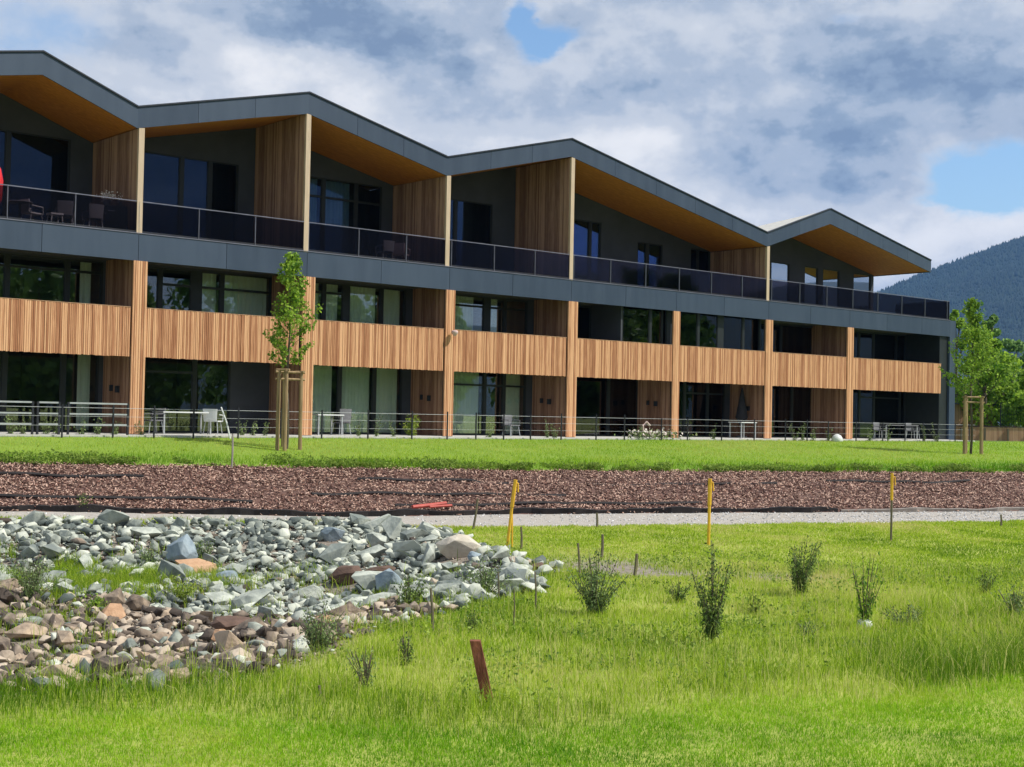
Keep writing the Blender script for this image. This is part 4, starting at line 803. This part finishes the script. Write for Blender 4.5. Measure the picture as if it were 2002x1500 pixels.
# ------------------------------------------------------------------ stakes
def px_post(name, lab, cat, base, top, w_px, mat, group=None, tape=False, square=False):
    p = at(*base, 9); r = ray(*top); t = p[1] / r[1]; q = EYE + r * t; rad = w_px / F * p[1] / 2; v = Vector(q - p)
    if tape:
        o = thing(name, lab, cat, tuple(p), 0, group); MB().tube([(0, 0, -.15), tuple(v * .6)], rad, 7).build('lower_pole', mat, o); MB().tube([tuple(v * .6), tuple(v)], rad * 1.3, 7).build('upper_sleeve', MT['yellow'], o)
        MB().tube([tuple(v * .96), tuple(v * .93 + Vector((.06, 0, .02))), tuple(v * .84 + Vector((.08, .02, -.03)))], rad * .6, 5).build('tape_tail', MT['yellow'], o)
    elif square:
        b = MB(); e = rad; X = Vector((1, 0, 0)); Yv = Vector((0, 1, 0)); vs = []
        for k, s in ((Vector((0, 0, 0)) - v * .15, 1.), (v * .5, 1.03), (v, .98)):
            for sx, sy in ((-1, -1), (1, -1), (1, 1), (-1, 1)): vs.append(k + X * e * sx * s + Yv * e * sy * s)
        for l in (0, 4):
            b_ = [(l + j, l + (j + 1) % 4, l + 4 + (j + 1) % 4, l + 4 + j) for j in range(4)]; b.f += b_
        b.v = [tuple(x) for x in vs]; b.f += [(3, 2, 1, 0), (8, 9, 10, 11)]; o = b.build(name, mat); o.location = tuple(p); tag(o, lab, cat, group)
    else:
        o = MB().tube([tuple(-v * .1), tuple(v * .5 + Vector((.01, 0, 0))), tuple(v)], [rad * 1.1, rad, rad * .9], 6).build(name, mat); o.location = tuple(p); tag(o, lab, cat, group)
    return o
G1 = 'yellow marker stakes along the path'
px_post('marker_stake', 'leaning yellow marker stake, leftmost by the path', 'stake', (990, 1072), (1008, 938), 6, MT['yellow'], G1, True)
px_post('support_stake', 'second yellow cane crossing the leaning marker stake', 'stake', (1001, 1070), (1000, 972), 4, MT['yellow'])
px_post('marker_stake', 'upright yellow marker stake in the middle, before the mulch bed', 'stake', (1385, 1066), (1388, 936), 6, MT['yellow'], G1, True)
px_post('marker_stake', 'thin brown marker stake with yellow top at right', 'stake', (1742, 1058), (1744, 925), 4.5, MT['stake'], G1, True)
px_post('rusty_post', 'leaning rusty square post in the foreground grass', 'post', (954, 1372), (929, 1252), 21, MT['rust'], square=True)
STK = [((925, 1035), (934, 975), 5, 'thin grey stake between the path and the sandy boulder'), ((1019, 1074), (1019, 1030), 5, 'short dark stake just right of the leaning yellow one'), ((1167, 1032), (1167, 1003), 5, 'short stake at the lower edge of the path, mid-picture'),
       ((1133, 1130), (1130, 1062), 5, 'dark stake rising at the left of the bushy willow'), ((1176, 1092), (1178, 1045), 6, 'stake behind the bushy willow, its top free'), ((1240, 1130), (1245, 1083), 7, 'slightly leaning dark stake right of the bushy willow'),
       ((1153, 1130), (1153, 1092), 5, 'short stake inside the bushy willow'), ((1957, 1030), (1957, 1006), 4, 'short stake at the path edge, far right'), ((846, 1240), (842, 1150), 6, 'tall dark stake in the shrub at the lower rim of the stones'), ((561, 1302), (562, 1250), 4, 'thin dark stake at the near edge of the brown stones'),
       ((1047, 1195), (1046, 1118), 4, 'rust-brown stake at the right tip of the stone bed'), ((974, 1180), (974, 1118), 4, 'dark stake amid the shrubs on the stone bed tip'), ((1004, 1225), (1005, 1150), 3, 'very thin stake in the weeds below the stone tip'), ((623, 1372), (624, 1340), 6, 'short grey stake low in the left foreground grass'),
       ((715, 1318), (717, 1290), 4, 'short twig stake left of the rusty post, higher up')]
for b_, t_, w, lb in STK: px_post('stake', lb, 'stake', b_, t_, w, MT['stake'], 'short stakes marking plants')
for i, (px, y0_, y1_) in enumerate(((453, 915, 848),)): px_post('stake', 'thin pale cane in the lawn edge left of the staked tree', 'stake', (px, y0_), (px + 2, y1_), 4, MT['kerb'])

# ------------------------------------------------------------------ shrubs
def shrub(name, lab, base, hpx, wpx, mat, nst=14, nl=900, leaf=.045, cat='shrub', group=None, fan=.8, y0=9., bare=.15, tuft=False, prot=None):
    p = at(*base, y0); k = p[1] / F; h = hpx * k * 1.36; w = wpx * k * 1.35; t = thing(name, lab, cat, tuple(p), 0, group); b = MB(); C = []; rs = random.Random(int(base[0] * 7 + base[1]))
    for i in range(nst):
        a = rs.uniform(0, 2 * PI); sp = rs.uniform(.1, 1) * w * .5; hh = h * rs.uniform(.55, 1.02) * (1 - .3 * sp / (w * .5)); e = Vector((math.cos(a) * sp, math.sin(a) * sp, hh)); mid = Vector((e.x * .45, e.y * .45, hh * .5))
        pts = [Vector((rs.uniform(-.02, .02), rs.uniform(-.02, .02), -.03)), mid, e]; b.tube(pts, [.007, .005, .003], 4, False)
        m_ = nl // nst
        for j in range(m_):
            u = bare + (1 - bare) * rs.random() ** 1.8; q = pts[0].lerp(mid, u * 2) if u < .5 else mid.lerp(e, u * 2 - 1); C.append(tuple(q + Vector((rs.gauss(0, .04), rs.gauss(0, .04), rs.gauss(0, .03)))))
    b.build('stems', MT['bark'], t); leaf_mesh('foliage', C, leaf, mat, t, up=1.1, aspect=.4)
    if prot: MB().lathe([(.07, 0), (.11, .05), (.10, .12), (.05, .15)], n=9).build('root_guard', MT['whiteplastic'], t, True)
    return t
S = [('feathery_shrub', 'dark upright feathery shrub standing alone in the right meadow', (1563, 1166), 108, 74, 'leaf_dark', 22, 2400, .05), ('leafy_shrub', 'tall dark-based shrub in the right meadow, lower than the feathery one', (1392, 1258), 160, 78, 'leaf_dark', 20, 1900, .05),
     ('bushy_willow', 'bushy grey-green willow between several dark stakes', (1165, 1203), 105, 104, 'leaf_grey', 30, 2400, .05), ('iris_clump', 'tall narrow-leaved plant with a whitish base at right', (1690, 1232), 128, 60, 'leaf', 16, 500, .07),
     ('leafy_shrub', 'small dark shrub at the rim of the stones, left of the tip', (800, 1190), 60, 60, 'leaf_dark', 14, 900, .05), ('leafy_shrub', 'green shrub on the stones just before the bare tip', (945, 1168), 62, 100, 'leaf_grey', 22, 1700, .05), ('leafy_shrub', 'low shrub left of the tall dark-based one', (1328, 1178), 42, 50, 'leaf_dark', 12, 600, .045),
     ('leafy_shrub', 'wide shrub overgrowing the near edge of the stones', (622, 1272), 75, 80, 'leaf_grey', 20, 1300, .045), ('leafy_shrub', 'low spreading shrub right of the narrow-leaved plant', (1772, 1232), 48, 76, 'leaf_grey', 16, 900, .045), ('leafy_shrub', 'small dark shrub high at the right of the meadow', (1925, 1162), 40, 50, 'leaf_dark', 12, 700, .045),
     ('leafy_shrub', 'shrub sprouting from the pale stones right of the upright rock', (402, 1100), 40, 34, 'leaf_grey', 12, 600, .05), ('leafy_shrub', 'round lime green shrub in the brown stones', (352, 1178), 44, 80, 'leaf_lime', 20, 1200, .06), ('leafy_shrub', 'wide weedy shrub on the stones at the left', (66, 1172), 75, 120, 'leaf_grey', 26, 1700, .05),
     ('leafy_shrub', 'small bright weed left of the lime shrub', (180, 1200), 34, 40, 'leaf', 10, 400, .06), ('leafy_shrub', 'low weed beside the flat pale brown rock', (290, 1110), 36, 60, 'leaf_grey', 12, 600, .05), ('leafy_shrub', 'dark straggly shrub by the tall stake at the stone rim', (795, 1300), 60, 26, 'leaf_dark', 9, 380, .04),
     ('leafy_shrub', 'tiny dark weed between the narrow-leaved plant and the tall shrub', (1580, 1248), 34, 44, 'leaf_grey', 9, 350, .04), ('leafy_shrub', 'pale leafy sprout above the tall dark-based shrub', (1475, 1200), 42, 40, 'leaf_lime', 9, 260, .06), ('leafy_shrub', 'twiggy plant left of the rusty post', (715, 1345), 70, 66, 'leaf_grey', 16, 260, .04),
     ('leafy_shrub', 'weed clump at the far right among grey grasses', (1985, 1215), 60, 60, 'leaf_grey', 16, 900, .045), ('leafy_shrub', 'tiny shrub with dark leaves below the stone tip', (925, 1232), 30, 26, 'leaf_dark', 8, 260, .04), ('leafy_shrub', 'green seedling on the path edge at left', (165, 1000), 26, 24, 'leaf_dark', 6, 220, .05)]
for (nm, lb, bs, hp, wp, mt, ns, nl, lf) in S: shrub(nm, lb, bs, hp, wp, MT[mt], ns, nl, lf, 'shrub' if 'iris' not in nm else 'plant', prot='iris' in nm)
shrub('golden_shrub', 'yellow-green shrub on the terrace edge before the third slatted post', (805, 856), 42, 34, MT['leaf_lime'], 22, 900, .10, y0=30)
rs_ = random.Random(9); sap = None
for i, (px, hp) in enumerate(((20, 34), (45, 30), (90, 30), (112, 36), (160, 30), (190, 34), (225, 28), (275, 36), (472, 30), (494, 34), (515, 28), (700, 36), (735, 42), (770, 36), (955, 30), (1070, 34), (1085, 28), (1250, 32), (1395, 26), (1555, 36), (1568, 34), (1590, 26), (1620, 22), (1700, 34), (1735, 30), (1808, 32), (1830, 36))):
    yb = 852 + (px / 1850) * 12; q = shrub('sapling', 'thin knee-high sapling planted along the terrace fence', (px, yb), hp, 26, MT['leaf_grey'], 5, 110, .085, 'sapling', 'saplings along the terrace fence', y0=34)

# ------------------------------------------------------------------ grass
def scatter(n, xr, yr, pred):
    x = RNG.uniform(*xr, n); y = RNG.uniform(*yr, n); k = (np.abs(x) < .40 * y + 1.6) & pred(x, y); x = x[k]; y = y[k]; return x, y, H(x, y)
def Ylawn(x): return 12.55 + .42 * np.maximum(x, 0) + .10 * np.minimum(x, 0) + 1.2 * (fbm(x, x * 0, .35) - .5)      # mown foreground up to here
def patch(x, y): return np.clip((fbm(x, y, .35, 5) - .5) * 2.6 + .5, 0, 1)
def coherent(name, P, h, w, mat, tone, lean, bend=True): return blades(name, P, h, w, mat, tone, lean, None, bend)
def grass_all():
    soft = lambda x, y: y + RNG.normal(0, .28, len(x))
    x, y, z = scatter(430000, (-8, 8), (9.5, 17), lambda x, y: soft(x, y) < Ylawn(x)); n = len(x); e = np.clip((y - Ylawn(x) + 1.3) / 1.3, 0, 1); tuft = fbm(x, y, 4.5, 3)
    h = RNG.uniform(.015, .042, n) * (1 + 1.3 * e * RNG.uniform(.2, 1, n)) * (.45 + 1.2 * tuft); tone = np.clip(RNG.normal(.5, .15, n) + .55 * (patch(x, y * 1.5) - .5) + .5 * (fbm(x, y * 1.6, 1.6, 4) - .5), 0, .95)
    tone = np.where(RNG.uniform(0, 1, n) < .03, 1.05, tone)
    tag(blades('lawn_grass', np.stack([x, y, z], 1), h, RNG.uniform(.004, .0075, n), MT['lawngrass'], tone, .75), 'short mown bright green grass across the foreground', 'grass', kind='stuff')
    def mead(x, y):
        sd = sdist(x, y); return (soft(x, y) >= Ylawn(x)) & (y < Yp(x) + .05 * wob(x, y, 6)) & (sd < .1 + .9 * (fbm(x, y, 1.5) - .45)) & (RNG.uniform(0, 1, len(x)) > bare(x, y) * .95) & (RNG.uniform(0, 1, len(x)) < .35 + 1.2 * fbm(x, y, 1.3, 3))
    x, y, z = scatter(660000, (-13, 14), (11, 36), mead); n = len(x); pt = patch(x, y); short = np.clip((y - 24.0) / 2.5, 0, 1) * (x > -3); rightw = np.clip((x - 3.5) / 2.5, 0, 1) * np.clip((23 - y) / 3, 0, 1)
    band = np.exp(-((y - Ylawn(x) - .9) / .9) ** 2); tuft = fbm(x, y, 2.2, 3); h = (RNG.gamma(4, .015, n) + .03) * (1 + 1.25 * band + .9 * rightw) * (.2 + 1.5 * tuft) * (.7 + .6 * (1 - pt)); h = np.where(short > .5, RNG.uniform(.02, .06, n), h)
    tone = np.clip(RNG.normal(.52, .2, n) + .5 * (pt - .5) + .7 * (fbm(x, y, 1.1, 4) - .5) - .30 * band - .1 * rightw + .1 * short, 0, .98); tone = np.where((RNG.uniform(0, 1, n) < .07 * (1 - short) + .12 * rightw), RNG.uniform(.85, 1.1, n), tone)
    tag(blades('meadow_grass', np.stack([x, y, z], 1), h, RNG.uniform(.006, .012, n) * (y / 18), MT['grass'], tone, .6), 'rough yellow-green meadow grass around the stone bed', 'grass', kind='stuff')
    # broad low herb leaves in patches
    x, y, z = scatter(90000, (-11, 13), (12.2, 27), lambda x, y: (y > Ylawn(x) - .3) & (sdist(x, y) < .2) & (fbm(x + 40, y, .9, 4) > .57) & (y > Ylawn(x) + .8)); n = len(x)
    leaf_mesh('meadow_herbs', np.stack([x, y, z + RNG.uniform(.01, .14, n)], 1), RNG.uniform(.03, .07, n), MT['leaf_herb'], None, np.clip(RNG.normal(.55, .25, n), 0, 1), up=.6, aspect=.5); tag(bpy.context.scene.objects['meadow_herbs'], 'low broad-leaved weeds in patches through the meadow grass', 'weeds', kind='stuff')
    # tall thin seed stalks
    x, y, z = scatter(30000, (-11, 13), (12.2, 26), lambda x, y: (y > Ylawn(x) + .2) & (sdist(x, y) < .5) & (RNG.uniform(0, 1, len(x)) < np.clip((fbm(x, y + 30, .8, 4) - .45) * 5 + .8 * (x > 4) * (y < 22), .05, 1))); n = len(x)
    tag(blades('seed_grass', np.stack([x, y, z], 1), RNG.uniform(.14, .46, n), RNG.uniform(.004, .008, n), MT['grass'], RNG.uniform(.6, 1.1, n), .3), 'tall dry grass stalks scattered through the meadow', 'grass', kind='stuff')
    # weeds among the stones
    x, y, z = scatter(60000, (-13, 2), (13, 30), lambda x, y: (sdist(x, y) > -.2) & (fbm(x, y, .9, 4) > .54) & ~(far_bank(x, y) & (y > 24.5))); n = len(x)
    tag(blades('stone_bed_weeds', np.stack([x, y, z], 1), RNG.uniform(.08, .28, n), RNG.uniform(.006, .014, n), MT['grass'], RNG.uniform(.1, .9, n), .5), 'patchy weeds growing between the stones', 'weeds', kind='stuff')
    cx, cy, _ = at(120, 1150); x = RNG.normal(cx, 1.9, 26000); y = RNG.normal(cy, .75, 26000); k = (fbm(x, y, 1.2, 4) > .47) & (sdist(x, y) > 0); x, y = x[k], y[k]; n = len(x)
    tag(blades('weed_patch', np.stack([x, y, H(x, y)], 1), RNG.uniform(.12, .36, n), RNG.uniform(.008, .016, n), MT['grass'], RNG.uniform(.0, .9, n), .5), 'strip of tall weeds between the pale upper stones and the brown lower ones at left', 'weeds', kind='stuff')
    x = RNG.uniform(-17, 30, 60000); y = Ye(x) + np.abs(RNG.normal(0, .55, 60000)) - .1; k = fbm(x, y, .7, 4) > .47; x, y = x[k], y[k]; n = len(x)
    tag(leaf_mesh('lawn_edge_weeds', np.stack([x, y, H(x, y) + RNG.uniform(.01, .24, n) * fbm(x, y, 1.5, 2) * 1.4], 1), RNG.uniform(.05, .12, n), MT['leaf_herb'], None, np.clip(RNG.normal(.5, .25, n), 0, 1), up=.5, aspect=.4), 'lush leafy weeds fringing the lower edge of the terrace lawn', 'weeds', kind='stuff')
    # terrace lawn
    x, y, z = scatter(430000, (-18, 34), (32.5, 84), lambda x, y: (y + RNG.normal(0, .05, len(x)) > Ye(x) - .12) & (y < np.maximum(Yt(x), Ye(x) + .8) + .1) & (RNG.uniform(0, 1, len(x)) < np.clip(2.2 - y / 40, .3, 1))); n = len(x)
    e = np.exp(-((y - Ye(x)) / (1.1 + .06 * (x + 15))) ** 2); lush = np.clip(fbm(x, y, .8, 3) * 1.6 - .3, 0, 1); h = RNG.uniform(.03, .09, n) * (1 + 3.6 * e * lush) * (.6 + .8 * fbm(x, y, 2., 3)); tone = np.clip(RNG.normal(.56, .16, n) + .5 * (patch(x * .6, y * .6) - .5) + .20 * np.clip((y - Ye(x)) / 6, 0, 1) - .42 * e + .3 * (fbm(x, y, 1.2, 3) - .5), 0, 1.0)
    tag(blades('terrace_lawn_grass', np.stack([x, y, z], 1), h, RNG.uniform(.010, .02, n) * (y / 40), MT['terracegrass'], tone, .5, bend=False), 'fresh green grass on the sloping lawn before the building', 'grass', kind='stuff')
grass_all()

# ------------------------------------------------------------------ haze
def haze():
    o = tag(MB().box(-7000, 7000, -6500, 8100, -8, 760).build('haze', None), kind='stuff'); o.data.materials.clear()
    m = bpy.data.materials.new('haze_air'); m.use_nodes = True; nt = m.node_tree; nt.nodes.clear(); out = nt.nodes.new('ShaderNodeOutputMaterial'); v = nt.nodes.new('ShaderNodeVolumePrincipled')
    v.inputs['Color'].default_value = (.20, .46, 1, 1); v.inputs['Density'].default_value = .00007; v.inputs['Anisotropy'].default_value = .2; nt.links.new(v.outputs[0], out.inputs['Volume']); o.data.materials.append(m)
HAZE = True
if HAZE: haze()
